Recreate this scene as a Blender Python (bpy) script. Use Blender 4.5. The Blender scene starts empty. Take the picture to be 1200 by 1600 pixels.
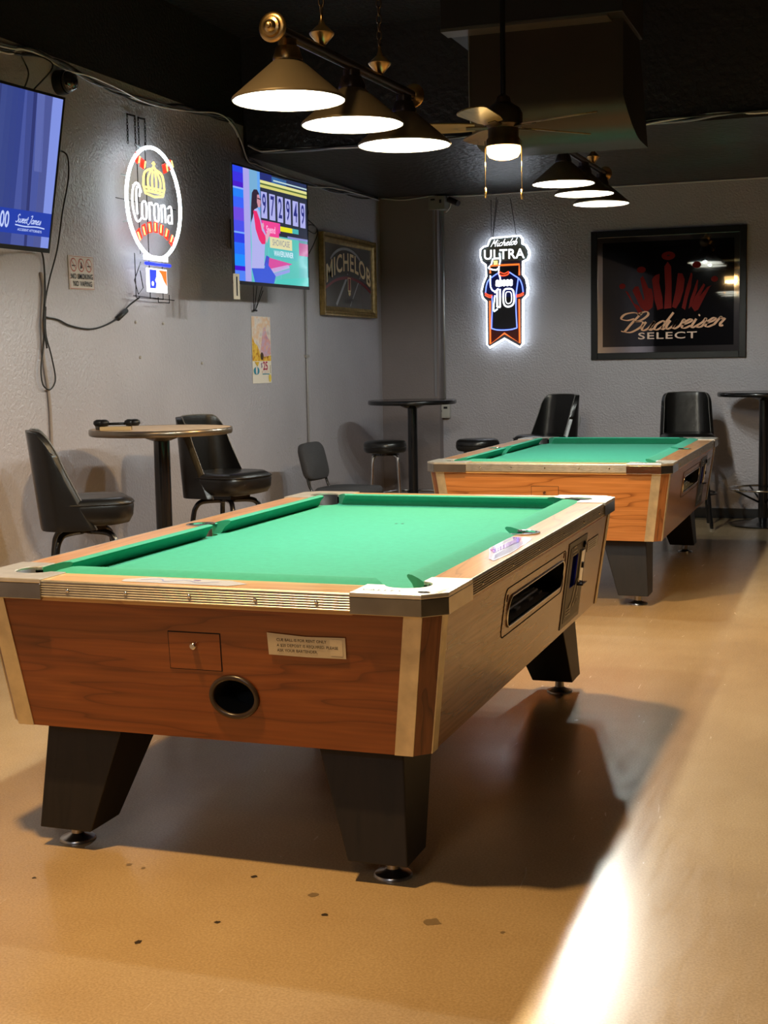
import bpy, bmesh, math, random
from mathutils import Vector, Matrix
from mathutils.geometry import tessellate_polygon
PI = math.pi
random.seed(7)
SC = bpy.context.scene
COL = SC.collection

# ------------------------------------------------------------------ camera
FWD = Vector((-0.33281594, 0.93653913, -0.11012728))
RGT = Vector((0.94278434, 0.33291545, -0.01802742))
UPV = Vector((-0.01977969, 0.10982609, 0.99375399))
cam_d = bpy.data.cameras.new('camera')
cam = bpy.data.objects.new('camera', cam_d); COL.objects.link(cam)
M = Matrix((RGT, UPV, -FWD)).transposed().to_4x4()
M.translation = Vector((0, 0, 1.3757))
cam.matrix_world = M
cam_d.sensor_fit = 'VERTICAL'; cam_d.sensor_height = 36.0
cam_d.lens = 2116.16 / 1600 * 36.0
cam_d.clip_start = 0.05; cam_d.clip_end = 60
SC.camera = cam

# ------------------------------------------------------------------ world, view
w = bpy.data.worlds.new('world'); SC.world = w; w.use_nodes = True
w.node_tree.nodes['Background'].inputs[0].default_value = (0.6, 0.65, 0.8, 1)
w.node_tree.nodes['Background'].inputs[1].default_value = 0.05
SC.view_settings.view_transform = 'Standard'; SC.view_settings.look = 'None'
SC.view_settings.gamma = 1.0; SC.view_settings.use_curve_mapping = False
SC.view_settings.exposure = 0.0
SC.cycles.use_denoising = True
SC.cycles.sample_clamp_indirect = 4.0
SC.cycles.max_bounces = 7
SC.cycles.caustics_reflective = False
SC.cycles.caustics_refractive = False

# ------------------------------------------------------------------ warm ceiling lights, plus one added cool fill
WARM = (1.0, 0.64, 0.27)
POOL_COL = (0.95, 1.0, 0.93)
POOL_W = 98.0
def can_or_fill(x, y, z, power, size, col=WARM, spread=150):
    d = bpy.data.lights.new('can_or_fill_light', 'AREA'); d.shape = 'DISK'; d.size = size
    d.energy = power; d.color = col; d.spread = math.radians(spread)
    o = bpy.data.objects.new('can_or_fill_light', d); COL.objects.link(o); o.location = (x, y, z)
    return o
can_or_fill(-2.1, 2.35, 3.55, 84, 0.16, spread=132)
can_or_fill(-0.6, -0.8, 3.55, 20, 0.3, spread=170)
can_or_fill(1.2, 7.4, 3.5, 45, 0.2, spread=90)
can_or_fill(-1.5, -3.0, 3.55, 85, 1.5, (0.85, 0.9, 1.0), 170)  # added soft cool fill without a fixture, lifts the upper walls

# ------------------------------------------------------------------ materials
MATS = {}
def srgb(r, g, b):
    f = lambda c: (c / 12.92 if c <= 0.04045 else ((c + 0.055) / 1.055) ** 2.4)
    return (f(r / 255), f(g / 255), f(b / 255))
def mat(name, col=(0.5, 0.5, 0.5), rough=0.5, metal=0.0, emit=None, strength=0.0, coat=0.0, coat_rough=0.05,
        trans=0.0, noise=None, bump=None, spec=0.5, sheen=0.0):
    """noise=(scale, amount) mottles the colour; bump=(scale, strength, detail)"""
    if name in MATS: return MATS[name]
    m = bpy.data.materials.new(name); m.use_nodes = True; MATS[name] = m
    nt = m.node_tree; b = nt.nodes['Principled BSDF']
    b.inputs['Base Color'].default_value = (*col, 1)
    b.inputs['Roughness'].default_value = rough
    b.inputs['Metallic'].default_value = metal
    b.inputs['Specular IOR Level'].default_value = spec
    b.inputs['Coat Weight'].default_value = coat
    b.inputs['Coat Roughness'].default_value = coat_rough
    b.inputs['Transmission Weight'].default_value = trans
    b.inputs['Sheen Weight'].default_value = sheen
    if emit:
        b.inputs['Emission Color'].default_value = (*emit, 1)
        b.inputs['Emission Strength'].default_value = strength
    if noise or bump:
        tc = nt.nodes.new('ShaderNodeTexCoord')
    if noise:
        n = nt.nodes.new('ShaderNodeTexNoise'); n.inputs['Scale'].default_value = noise[0]; n.inputs['Detail'].default_value = 6
        nt.links.new(tc.outputs['Object'], n.inputs['Vector'])
        r = nt.nodes.new('ShaderNodeValToRGB')
        a = noise[1]
        r.color_ramp.elements[0].position = 0.3; r.color_ramp.elements[1].position = 0.7
        r.color_ramp.elements[0].color = (*[c * (1 - a) for c in col], 1)
        r.color_ramp.elements[1].color = (*[min(1, c * (1 + a)) for c in col], 1)
        nt.links.new(n.outputs['Fac'], r.inputs['Fac']); nt.links.new(r.outputs['Color'], b.inputs['Base Color'])
    if bump:
        n2 = nt.nodes.new('ShaderNodeTexNoise'); n2.inputs['Scale'].default_value = bump[0]
        n2.inputs['Detail'].default_value = bump[2] if len(bump) > 2 else 2
        nt.links.new(tc.outputs['Object'], n2.inputs['Vector'])
        bp = nt.nodes.new('ShaderNodeBump'); bp.inputs['Strength'].default_value = bump[1]; bp.inputs['Distance'].default_value = 0.01
        nt.links.new(n2.outputs['Fac'], bp.inputs['Height']); nt.links.new(bp.outputs['Normal'], b.inputs['Normal'])
    return m
def glow(name, col, strength):
    return mat(name, col=(0.02, 0.02, 0.02), rough=0.4, emit=col, strength=strength)
def screen_mat(name, col, strength=1.0):
    return mat(name, col=(0.01, 0.01, 0.01), rough=0.08, emit=col, strength=strength, spec=0.6)

def wood(name, dark, mid, light, axis, rough=0.3, coat=0.25, scale=1.0):
    """laminate wood, the grain runs along the given object axis"""
    if name in MATS: return MATS[name]
    m = bpy.data.materials.new(name); m.use_nodes = True; MATS[name] = m
    nt = m.node_tree; b = nt.nodes['Principled BSDF']; L = nt.links.new
    tc = nt.nodes.new('ShaderNodeTexCoord'); mp = nt.nodes.new('ShaderNodeMapping')
    s = [7.0 * scale] * 3; s[axis] = 0.75 * scale
    mp.inputs['Scale'].default_value = s; mp.inputs['Location'].default_value = (3.1, 1.7, 0.4)
    L(tc.outputs['Object'], mp.inputs['Vector'])
    n0 = nt.nodes.new('ShaderNodeTexNoise'); n0.inputs['Scale'].default_value = 0.9; n0.inputs['Detail'].default_value = 3
    L(mp.outputs['Vector'], n0.inputs['Vector'])
    mul = nt.nodes.new('ShaderNodeMath'); mul.operation = 'MULTIPLY'; mul.inputs[1].default_value = 9.0
    L(n0.outputs['Fac'], mul.inputs[0])
    fr = nt.nodes.new('ShaderNodeMath'); fr.operation = 'FRACT'; L(mul.outputs[0], fr.inputs[0])
    mp2 = nt.nodes.new('ShaderNodeMapping'); s2 = [95.0] * 3; s2[axis] = 2.2; mp2.inputs['Scale'].default_value = s2
    L(tc.outputs['Object'], mp2.inputs['Vector'])
    n1 = nt.nodes.new('ShaderNodeTexNoise'); n1.inputs['Scale'].default_value = 1.0; n1.inputs['Detail'].default_value = 4
    L(mp2.outputs['Vector'], n1.inputs['Vector'])
    r1 = nt.nodes.new('ShaderNodeValToRGB'); e = r1.color_ramp.elements
    e[0].position = 0.0; e[0].color = (*dark, 1); e[1].position = 0.14; e[1].color = (*mid, 1)
    x = e.new(0.6); x.color = (*light, 1); x = e.new(0.97); x.color = (*mid, 1); x = e.new(1.0); x.color = (*dark, 1)
    L(fr.outputs[0], r1.inputs['Fac'])
    r2 = nt.nodes.new('ShaderNodeValToRGB'); e = r2.color_ramp.elements
    e[0].position = 0.35; e[0].color = (0.72, 0.68, 0.62, 1); e[1].position = 0.65; e[1].color = (1, 1, 1, 1)
    L(n1.outputs['Fac'], r2.inputs['Fac'])
    mx = nt.nodes.new('ShaderNodeMix'); mx.data_type = 'RGBA'; mx.blend_type = 'MULTIPLY'; mx.inputs[0].default_value = 0.8
    L(r1.outputs['Color'], mx.inputs[6]); L(r2.outputs['Color'], mx.inputs[7])
    L(mx.outputs[2], b.inputs['Base Color'])
    b.inputs['Roughness'].default_value = rough; b.inputs['Coat Weight'].default_value = coat; b.inputs['Coat Roughness'].default_value = 0.12
    return m

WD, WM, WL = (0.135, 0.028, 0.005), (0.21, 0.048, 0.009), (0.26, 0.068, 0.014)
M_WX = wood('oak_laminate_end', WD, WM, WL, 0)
M_WY = wood('lamplit_oak_side', (0.27, 0.135, 0.062), (0.34, 0.175, 0.082), (0.38, 0.20, 0.095), 1, rough=0.26, coat=0.4)  # sides tanner than the ends: lamp light put into the colour
M_WX2 = wood('lamplit_oak_laminate_end', (0.26, 0.085, 0.02), (0.50, 0.19, 0.05), (0.58, 0.235, 0.07), 0)  # far table's copy, brightened to stand in for lamp light
M_WCH2 = wood('lamplit_oak_laminate_corner', (0.20, 0.06, 0.015), (0.38, 0.13, 0.035), (0.44, 0.16, 0.045), 2)
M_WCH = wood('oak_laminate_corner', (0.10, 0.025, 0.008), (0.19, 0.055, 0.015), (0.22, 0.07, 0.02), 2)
M_RX = wood('rail_laminate_end', (0.50, 0.24, 0.07), (0.66, 0.36, 0.11), (0.72, 0.42, 0.15), 0, coat=0.5)
M_RY = wood('rail_laminate_side', (0.42, 0.18, 0.06), (0.60, 0.28, 0.10), (0.66, 0.33, 0.125), 1, coat=0.5)
M_LEG = wood('black_wood_leg', (0.0025, 0.0018, 0.0015), (0.0055, 0.004, 0.003), (0.009, 0.006, 0.005), 2, rough=0.5, coat=0.0)
M_FELT = mat('green_felt', (0.031, 0.325, 0.21), 0.95, sheen=0.05, noise=(45, 0.06), bump=(900, 0.15))
M_CUSH = mat('green_cushion_felt', (0.029, 0.315, 0.205), 0.95, sheen=0.05, noise=(60, 0.05))
M_CHROME = mat('chrome', (0.82, 0.81, 0.78), 0.13, 1.0, noise=(9, 0.08))
M_SKIRT = mat('dark_chrome_skirt', (0.42, 0.39, 0.34), 0.16, 1.0, noise=(12, 0.2))
M_CAST = mat('worn_casting', (0.74, 0.70, 0.62), 0.36, 0.75, noise=(22, 0.12))
M_ALU = mat('ribbed_aluminium', (0.58, 0.54, 0.48), 0.40, 1.0, noise=(25, 0.12))
M_STRIP = mat('aged_corner_metal', (0.62, 0.53, 0.36), 0.42, 0.75, noise=(18, 0.16))
M_RUB = mat('black_rubber', (0.012, 0.012, 0.012), 0.55)
M_BLK = mat('black_plastic', (0.006, 0.006, 0.0065), 0.4, spec=0.3)
M_BLKM = mat('black_metal', (0.010, 0.010, 0.011), 0.25, 0.3, coat=0.4)
M_VINYL = mat('black_vinyl', (0.008, 0.0075, 0.0075), 0.33, spec=0.4, coat=0.08, coat_rough=0.2, bump=(14, 0.18, 3))
M_PIPE = mat('grey_piping', (0.11, 0.105, 0.10), 0.35)
M_GREYF = mat('charcoal_fabric', (0.045, 0.045, 0.05), 0.9, noise=(200, 0.3))
M_WHITE = mat('white_paint', (0.8, 0.8, 0.78), 0.5)
M_DARKHOLE = mat('dark_recess', (0.006, 0.006, 0.006), 0.9)

# ------------------------------------------------------------------ mesh helpers
def tag(o, label=None, cat=None, group=None, kind=None):
    if label: o['label'] = label
    if cat: o['category'] = cat
    if group: o['group'] = group
    if kind: o['kind'] = kind
    return o
def empty(name, loc=(0, 0, 0), rz=0.0, label=None, cat=None, group=None):
    o = bpy.data.objects.new(name, None); COL.objects.link(o)
    o.empty_display_size = 0.1; o.location = loc; o.rotation_euler = (0, 0, rz)
    return tag(o, label, cat, group)
def obj(name, bm, m, parent=None, smooth=False, bevel=0.0, seg=2, kind=None, angle=None):
    bmesh.ops.recalc_face_normals(bm, faces=bm.faces)
    me = bpy.data.meshes.new(name); bm.to_mesh(me); bm.free()
    for mm in (m if isinstance(m, (list, tuple)) else [m]): me.materials.append(mm)
    o = bpy.data.objects.new(name, me); COL.objects.link(o)
    if parent: o.parent = parent
    if smooth:
        for p in me.polygons: p.use_smooth = True
        if angle: me.set_sharp_from_angle(angle=math.radians(angle))
    if bevel:
        b = o.modifiers.new('bevel', 'BEVEL'); b.width = bevel; b.segments = seg; b.limit_method = 'ANGLE'; b.angle_limit = 0.6
    if kind: o['kind'] = kind
    return o
def box(bm, x0, x1, y0, y1, z0, z1, mi=0, mtx=None):
    vs = [bm.verts.new((x, y, z)) for x in (x0, x1) for y in (y0, y1) for z in (z0, z1)]
    if mtx is not None:
        for v in vs: v.co = mtx @ v.co
    for f in ((0, 1, 3, 2), (4, 6, 7, 5), (0, 4, 5, 1), (2, 3, 7, 6), (0, 2, 6, 4), (1, 5, 7, 3)):
        fc = bm.faces.new([vs[i] for i in f]); fc.material_index = mi
    return vs
def catmull(pts, n=6, closed=False):
    pts = [Vector(p) for p in pts]
    if len(pts) < 3: return pts
    out = []; N = len(pts); rng = N if closed else N - 1
    for i in range(rng):
        p0 = pts[(i - 1) % N] if closed or i > 0 else pts[0] * 2 - pts[1]
        p1 = pts[i]; p2 = pts[(i + 1) % N]
        p3 = pts[(i + 2) % N] if closed or i + 2 < N else pts[-1] * 2 - pts[-2]
        for k in range(n):
            t = k / n
            out.append(0.5 * ((2 * p1) + (p2 - p0) * t + (2 * p0 - 5 * p1 + 4 * p2 - p3) * t * t + (3 * p1 - p0 - 3 * p2 + p3) * t ** 3))
    if not closed: out.append(pts[-1])
    return out
def tube(bm, pts, r, seg=8, closed=False, mi=0, smoothn=0):
    pts = [Vector(p) for p in pts]
    if smoothn: pts = catmull(pts, smoothn, closed)
    n = len(pts); rings = []
    ref = None
    for i, p in enumerate(pts):
        if closed: t = pts[(i + 1) % n] - pts[i - 1]
        else: t = pts[min(i + 1, n - 1)] - pts[max(i - 1, 0)]
        if t.length < 1e-9: t = Vector((0, 0, 1))
        t.normalize()
        if ref is None:
            ref = Vector((0, 0, 1)) if abs(t.z) < 0.9 else Vector((1, 0, 0))
        a = (ref - t * ref.dot(t))
        if a.length < 1e-6: a = t.orthogonal()
        a.normalize(); ref = a; b = t.cross(a)
        rr = r(i / max(1, n - 1)) if callable(r) else r
        rings.append([bm.verts.new(p + (a * math.cos(2 * PI * k / seg) + b * math.sin(2 * PI * k / seg)) * rr) for k in range(seg)])
    for i in range(n if closed else n - 1):
        A = rings[i]; B = rings[(i + 1) % n]
        for k in range(seg):
            f = bm.faces.new((A[k], A[(k + 1) % seg], B[(k + 1) % seg], B[k])); f.material_index = mi
    if not closed:
        for R_ in (rings[0], rings[-1]):
            f = bm.faces.new(R_); f.material_index = mi
def lathe(bm, prof, seg=32, c=(0, 0, 0), mi=0, mtx=None, cap=True):
    c = Vector(c); rings = []
    def T(v): return (mtx @ v if mtx is not None else v) + c
    for r, z in prof:
        if r < 1e-6: rings.append([bm.verts.new(T(Vector((0, 0, z))))])
        else: rings.append([bm.verts.new(T(Vector((r * math.cos(2 * PI * k / seg), r * math.sin(2 * PI * k / seg), z)))) for k in range(seg)])
    for A, B in zip(rings, rings[1:]):
        for k in range(seg):
            k2 = (k + 1) % seg
            if len(A) == 1 and len(B) == 1: continue
            if len(A) == 1: f = bm.faces.new((A[0], B[k], B[k2]))
            elif len(B) == 1: f = bm.faces.new((A[k], A[k2], B[0]))
            else: f = bm.faces.new((A[k], A[k2], B[k2], B[k]))
            f.material_index = mi
    if cap:
        for R_ in (rings[0], rings[-1]):
            if len(R_) > 1:
                f = bm.faces.new(R_); f.material_index = mi
def prism(bm, poly, z0, z1, mi=0, f=None):
    """extrude a 2D polygon; f maps (x, y, z) to the final position"""
    f = f or (lambda x, y, z: Vector((x, y, z)))
    A = [bm.verts.new(f(x, y, z0)) for x, y in poly]; B = [bm.verts.new(f(x, y, z1)) for x, y in poly]
    n = len(poly)
    for i in range(n):
        fc = bm.faces.new((A[i], A[(i + 1) % n], B[(i + 1) % n], B[i])); fc.material_index = mi
    tris = tessellate_polygon([[Vector((x, y, 0)) for x, y in poly]])
    for t in tris:
        for V in (A, B):
            try:
                fc = bm.faces.new([V[i] for i in t]); fc.material_index = mi
            except ValueError: pass
def slab(bm, quad, th, mi=0):
    q = [Vector(p) for p in quad]; n = (q[1] - q[0]).cross(q[3] - q[0]).normalized()
    A = [bm.verts.new(p) for p in q]; B = [bm.verts.new(p + n * th) for p in q]
    for i in range(4):
        f = bm.faces.new((A[i], A[(i + 1) % 4], B[(i + 1) % 4], B[i])); f.material_index = mi
    bm.faces.new(A).material_index = mi; bm.faces.new(B).material_index = mi
def boolean(o, cutters):
    for c in cutters:
        m = o.modifiers.new('cut', 'BOOLEAN'); m.object = c; m.operation = 'DIFFERENCE'; m.solver = 'EXACT'
    bpy.context.view_layer.update()
    dg = bpy.context.evaluated_depsgraph_get()
    me = bpy.data.meshes.new_from_object(o.evaluated_get(dg), depsgraph=dg)
    o.modifiers.clear(); o.data = me
def drop(objs):
    for c in objs: bpy.data.objects.remove(c, do_unlink=True)
def copy_tree(o, parent=None, skip=()):
    c = o.copy(); COL.objects.link(c); c.parent = parent
    for ch in list(o.children):
        if ch.name.split('.')[0] in skip: continue
        copy_tree(ch, c, skip)
    return c

# ------------------------------------------------------------------ flat artwork (print, screens, lettering)
def text_tris(s, size, bold=0.0, shear=0.0, space=1.0, align='CENTER', sx=1.0):
    cu = bpy.data.curves.new('t', 'FONT'); cu.body = s; cu.size = size; cu.offset = bold; cu.shear = shear
    cu.space_character = space; cu.align_x = align; cu.align_y = 'CENTER'; cu.resolution_u = 3
    o = bpy.data.objects.new('t', cu); COL.objects.link(o)
    bpy.context.view_layer.update()
    dg = bpy.context.evaluated_depsgraph_get()
    me = bpy.data.meshes.new_from_object(o.evaluated_get(dg), depsgraph=dg)
    vs = [(v.co.x * sx, v.co.y) for v in me.vertices]; fs = [tuple(p.vertices) for p in me.polygons]
    bpy.data.objects.remove(o, do_unlink=True); bpy.data.meshes.remove(me); bpy.data.curves.remove(cu)
    return vs, fs
class Art:
    """flat print: local x right, z up, outward -y; each layer sits a hair in front of the last"""
    def __init__(self, y0=-0.0005, step=0.0006):
        self.bm = bmesh.new(); self.mats = []; self.y = y0; self.step = step
    def mi(self, m):
        if m not in self.mats: self.mats.append(m)
        return self.mats.index(m)
    def layer(self): self.y -= self.step; return self
    def poly(self, pts, m):
        k = self.mi(m); vs = [self.bm.verts.new((x, self.y, z)) for x, z in pts]
        for t in tessellate_polygon([[Vector((x, z, 0)) for x, z in pts]]):
            f = self.bm.faces.new([vs[i] for i in t]); f.material_index = k
            f.normal_update()
            if f.normal.y > 0: f.normal_flip()
        return self
    def rect(self, x0, x1, z0, z1, m): return self.poly([(x0, z0), (x1, z0), (x1, z1), (x0, z1)], m)
    def disc(self, x, z, rx, rz, m, seg=28): return self.poly([(x + rx * math.cos(2 * PI * k / seg), z + rz * math.sin(2 * PI * k / seg)) for k in range(seg)], m)
    def text(self, s, x, z, size, m, warp=None, **kw):
        vs, fs = text_tris(s, size, **kw); k = self.mi(m)
        pts = []
        for a, b in vs:
            q = (x + a, z + b)
            if warp: q = warp(a, b)
            pts.append(self.bm.verts.new((q[0], self.y, q[1])))
        for f in fs:
            try:
                fc = self.bm.faces.new([pts[i] for i in f]); fc.material_index = k
                fc.normal_update()
                if fc.normal.y > 0: fc.normal_flip()
            except ValueError: pass
        return self
    def stroke(self, pts, wd, m, sm=6, pen=None):
        """ribbon; pen=angle makes a broad-nib pen: wide across it, thin along it"""
        P = catmull([Vector((x, z)) for x, z in pts], sm) if sm and len(pts) > 2 else [Vector(p) for p in pts]
        k = self.mi(m); prev = None
        for i, p in enumerate(P):
            if pen is None:
                t = (P[min(i + 1, len(P) - 1)] - P[max(i - 1, 0)]).normalized(); n = Vector((-t.y, t.x))
                h = n * wd / 2
            else:
                t = (P[min(i + 1, len(P) - 1)] - P[max(i - 1, 0)]).normalized(); n = Vector((-t.y, t.x))
                d = Vector((math.cos(pen), math.sin(pen)))
                h = n * wd / 2 * (0.3 + 0.7 * abs(n.dot(d)))
            cur = (self.bm.verts.new((p.x + h.x, self.y, p.y + h.y)), self.bm.verts.new((p.x - h.x, self.y, p.y - h.y)))
            if prev:
                f = self.bm.faces.new((prev[0], prev[1], cur[1], cur[0])); f.material_index = k
                f.normal_update()
                if f.normal.y > 0: f.normal_flip()
            prev = cur
        return self
    def build(self, name, parent=None):
        me = bpy.data.meshes.new(name); self.bm.to_mesh(me); self.bm.free()
        for m in self.mats: me.materials.append(m)
        o = bpy.data.objects.new(name, me); COL.objects.link(o)
        if parent: o.parent = parent
        return o
SCRIPT = {
 'u': ([[(0, 1), (0, .3), (.2, 0), (.5, .25), (.62, 1)], [(.62, 1), (.6, .25), (.72, 0), (.9, .15)]], .88),
 'd': ([[(.6, .75), (.35, 1), (.05, .6), (.1, .1), (.35, 0), (.6, .35)], [(.72, 1.9), (.62, .3), (.72, 0), (.9, .15)]], .88),
 'w': ([[(0, 1), (0, .3), (.2, 0), (.45, .3), (.5, 1)], [(.5, 1), (.5, .3), (.7, 0), (.95, .35), (.95, 1), (1.1, .85)]], 1.1),
 'e': ([[(0, .4), (.35, .6), (.5, .85), (.3, 1), (.05, .6), (.1, .1), (.35, 0), (.65, .25)]], .65),
 'i': ([[(.1, 1), (.1, .25), (.22, 0), (.42, .15)], [(.12, 1.35), (.16, 1.45)]], .42),
 's': ([[(0, .15), (.3, .6), (.35, 1), (.5, .55), (.45, .1), (.2, 0), (.1, .15)]], .6),
 'r': ([[(0, .2), (.15, 1.05), (.25, .85), (.5, .85), (.42, .3), (.55, 0), (.7, .1)]], .7),
 'm': ([[(0, 1), (.05, 0)], [(.05, .6), (.25, 1), (.38, .7), (.38, 0)], [(.38, .6), (.58, 1), (.72, .7), (.72, .15), (.85, 0), (.95, .1)]], .95),
 'a': ([[(.6, .8), (.35, 1), (.05, .6), (.1, .1), (.35, 0), (.6, .35)], [(.65, 1), (.6, .3), (.7, 0), (.88, .15)]], .86),
 't': ([[(.2, 1.6), (.15, .3), (.28, 0), (.45, .15)], [(0, 1.05), (.4, 1.05)]], .45),
 'c': ([[(.5, .8), (.35, 1), (.05, .6), (.1, .1), (.35, 0), (.6, .25)]], .6),
 'h': ([[(.2, 1.9), (.05, 0)], [(.08, .5), (.35, 1), (.5, .75), (.48, .2), (.6, 0), (.75, .15)]], .75),
 'l': ([[(.3, 1.9), (.1, .4), (.2, 0), (.4, .15)]], .4),
 'o': ([[(.3, 1), (.05, .6), (.1, .1), (.35, 0), (.55, .45), (.35, 1), (.65, .85)]], .66),
 'b': ([[(.15, 1.9), (.08, .3), (.3, 0), (.5, .4), (.3, .9), (.1, .55)]], .6),
 'B': ([[(.45, 2.1), (.2, 1), (.05, -.05)], [(.15, 1.95), (.7, 2.2), (1.0, 1.8), (.75, 1.25), (.3, 1.1)], [(.3, 1.1), (.95, 1.0), (1.05, .45), (.6, -.1), (.05, -.05), (-.25, .1)],
        [(.5, 1.75), (-.1, 2.15), (-.75, 2.05), (-.85, 1.55), (-.3, 1.3), (.15, 1.45)]], 1.2),
 'S': ([[(.75, 1.7), (.5, 2.05), (.2, 1.6), (.5, 1.0), (.55, .4), (.2, 0), (-.1, .3)]], .8),
 'J': ([[(.1, 1.8), (.6, 2), (.5, 1), (.35, .1), (0, -.4), (-.2, -.1)]], .75),
 'M': ([[(0, 0), (.2, 1.9)], [(.2, 1.9), (.45, .7)], [(.45, .7), (.85, 1.9)], [(.85, 1.9), (.8, .2), (.95, 0)]], 1.1),
 ' ': ([], .4)}
def script_strokes(s, x, z, h, shear=0.35, sx=1.0, rise=0.0):
    out = []; cx = 0.0
    for ch in s:
        st, adv = SCRIPT[ch]
        for q in st: out.append([(x + (cx + a + b * shear) * h * sx, z + b * h + (cx + a) * h * sx * rise) for a, b in q])
        cx += adv
    return out, cx * h * sx

# ================================================================== THE SETTING
XL, YW, HC, HP, HT, YS = -4.141, 11.782, 2.835, 3.036, 3.63, 8.85
XR, YF = 4.2, -5.0
def wall_paint(name, col, bumpscale=55, bs=0.55, rough=0.48):
    if name in MATS: return MATS[name]
    m = mat(name, col, rough, noise=(1.3, 0.10), bump=(bumpscale, bs, 3)); return m
M_WALL = wall_paint('grey_wall_paint', (0.43, 0.41, 0.45), 60, 0.75, 0.36)
M_BROWN = wall_paint('dark_brown_column', (0.23, 0.195, 0.195), 60, 0.3, 0.5)
M_CEIL = wall_paint('black_ceiling_paint', (0.022, 0.021, 0.024), 22, 1.0, 0.36)
M_UP = wall_paint('black_upper_wall_paint', (0.016, 0.014, 0.014), 50, 0.5, 0.5)
M_BASE = mat('black_baseboard', (0.015, 0.014, 0.014), 0.4)

def floor_mat():
    m = bpy.data.materials.new('polished_concrete'); m.use_nodes = True; nt = m.node_tree; b = nt.nodes['Principled BSDF']; L = nt.links.new
    tc = nt.nodes.new('ShaderNodeTexCoord')
    n = nt.nodes.new('ShaderNodeTexNoise'); n.inputs['Scale'].default_value = 0.9; n.inputs['Detail'].default_value = 7; n.inputs['Roughness'].default_value = 0.6
    L(tc.outputs['Object'], n.inputs['Vector'])
    r = nt.nodes.new('ShaderNodeValToRGB'); e = r.color_ramp.elements
    e[0].position = 0.3; e[0].color = (0.36, 0.245, 0.125, 1); e[1].position = 0.72; e[1].color = (0.53, 0.39, 0.22, 1)
    x = e.new(0.5); x.color = (0.455, 0.32, 0.17, 1)
    L(n.outputs['Fac'], r.inputs['Fac'])
    g = nt.nodes.new('ShaderNodeTexNoise'); g.inputs['Scale'].default_value = 160; g.inputs['Detail'].default_value = 3
    L(tc.outputs['Object'], g.inputs['Vector'])
    rg = nt.nodes.new('ShaderNodeValToRGB'); e = rg.color_ramp.elements
    e[0].position = 0.35; e[0].color = (0.82, 0.80, 0.76, 1); e[1].position = 0.65; e[1].color = (1.08, 1.08, 1.08, 1)
    L(g.outputs['Fac'], rg.inputs['Fac'])
    mx = nt.nodes.new('ShaderNodeMix'); mx.data_type = 'RGBA'; mx.blend_type = 'MULTIPLY'; mx.inputs[0].default_value = 1.0
    L(r.outputs['Color'], mx.inputs[6]); L(rg.outputs['Color'], mx.inputs[7]); L(mx.outputs[2], b.inputs['Base Color'])
    # buffing swirls show up in the gloss only
    mp = nt.nodes.new('ShaderNodeMapping'); mp.inputs['Scale'].default_value = (14, 2.2, 1); mp.inputs['Rotation'].default_value = (0, 0, 0.9)
    L(tc.outputs['Object'], mp.inputs['Vector'])
    s = nt.nodes.new('ShaderNodeTexNoise'); s.inputs['Scale'].default_value = 2.0; s.inputs['Detail'].default_value = 5; s.inputs['Distortion'].default_value = 1.2
    L(mp.outputs['Vector'], s.inputs['Vector'])
    mr = nt.nodes.new('ShaderNodeMapRange'); mr.inputs['To Min'].default_value = 0.13; mr.inputs['To Max'].default_value = 0.33
    L(s.outputs['Fac'], mr.inputs['Value']); L(mr.outputs['Result'], b.inputs['Coat Roughness']); b.inputs['Roughness'].default_value = 0.5
    b.inputs['Specular IOR Level'].default_value = 0.15
    b.inputs['Coat Weight'].default_value = 1.0; b.inputs['Coat IOR'].default_value = 1.55
    bp = nt.nodes.new('ShaderNodeBump'); bp.inputs['Strength'].default_value = 0.05; bp.inputs['Distance'].default_value = 0.01
    L(g.outputs['Fac'], bp.inputs['Height']); L(bp.outputs['Normal'], b.inputs['Normal'])
    return m
bm = bmesh.new(); box(bm, XL - 0.1, XR + 0.1, YF - 0.1, YW + 0.1, -0.1, 0.0)
floor = obj('floor', bm, floor_mat(), kind='structure')
def wall_box(name, a, m, mi_split=None):
    bm = bmesh.new(); box(bm, *a); return obj(name, bm, m, kind='structure')
bm = bmesh.new()
box(bm, XL - 0.1, XL, YF - 0.1, YW + 0.1, -0.1, HP, 0); box(bm, XL - 0.1, XL, YF - 0.1, YW + 0.1, HP, HT + 0.1, 1)
obj('wall_left', bm, [M_WALL, M_UP], kind='structure')
wall_box('wall_back', (XL, XR, YW, YW + 0.1, -0.1, HT + 0.1), M_WALL)
wall_box('wall_right', (XR, XR + 0.1, YF - 0.1, YW + 0.1, -0.1, HT + 0.1), M_UP)
wall_box('wall_front', (XL, XR, YF - 0.1, YF, -0.1, HT + 0.1), M_UP)
bm = bmesh.new()
box(bm, XL, XR, YF, YW, HT, HT + 0.1)                 # high ceiling
box(bm, XL + 0.001, XR - 0.001, YS, YW - 0.001, HC, HT + 0.05)                  # dropped soffit along the back wall
obj('ceiling', bm, M_CEIL, kind='structure')
# boxed-in column in the corner, darker and browner than the walls
bm = bmesh.new(); box(bm, XL, -3.60, YW - 0.11, YW, 0, HC)
obj('trim_1', bm, M_BROWN, kind='structure')
bm = bmesh.new(); box(bm, -3.60, XR, YW - 0.012, YW, 0, 0.085)
obj('baseboard_back', bm, M_BASE, kind='structure', bevel=0.003)
bm = bmesh.new(); box(bm, XL, XL + 0.012, YF, YW - 0.11, 0, 0.085)
obj('baseboard_left', bm, M_BASE, kind='structure', bevel=0.003)
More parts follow.
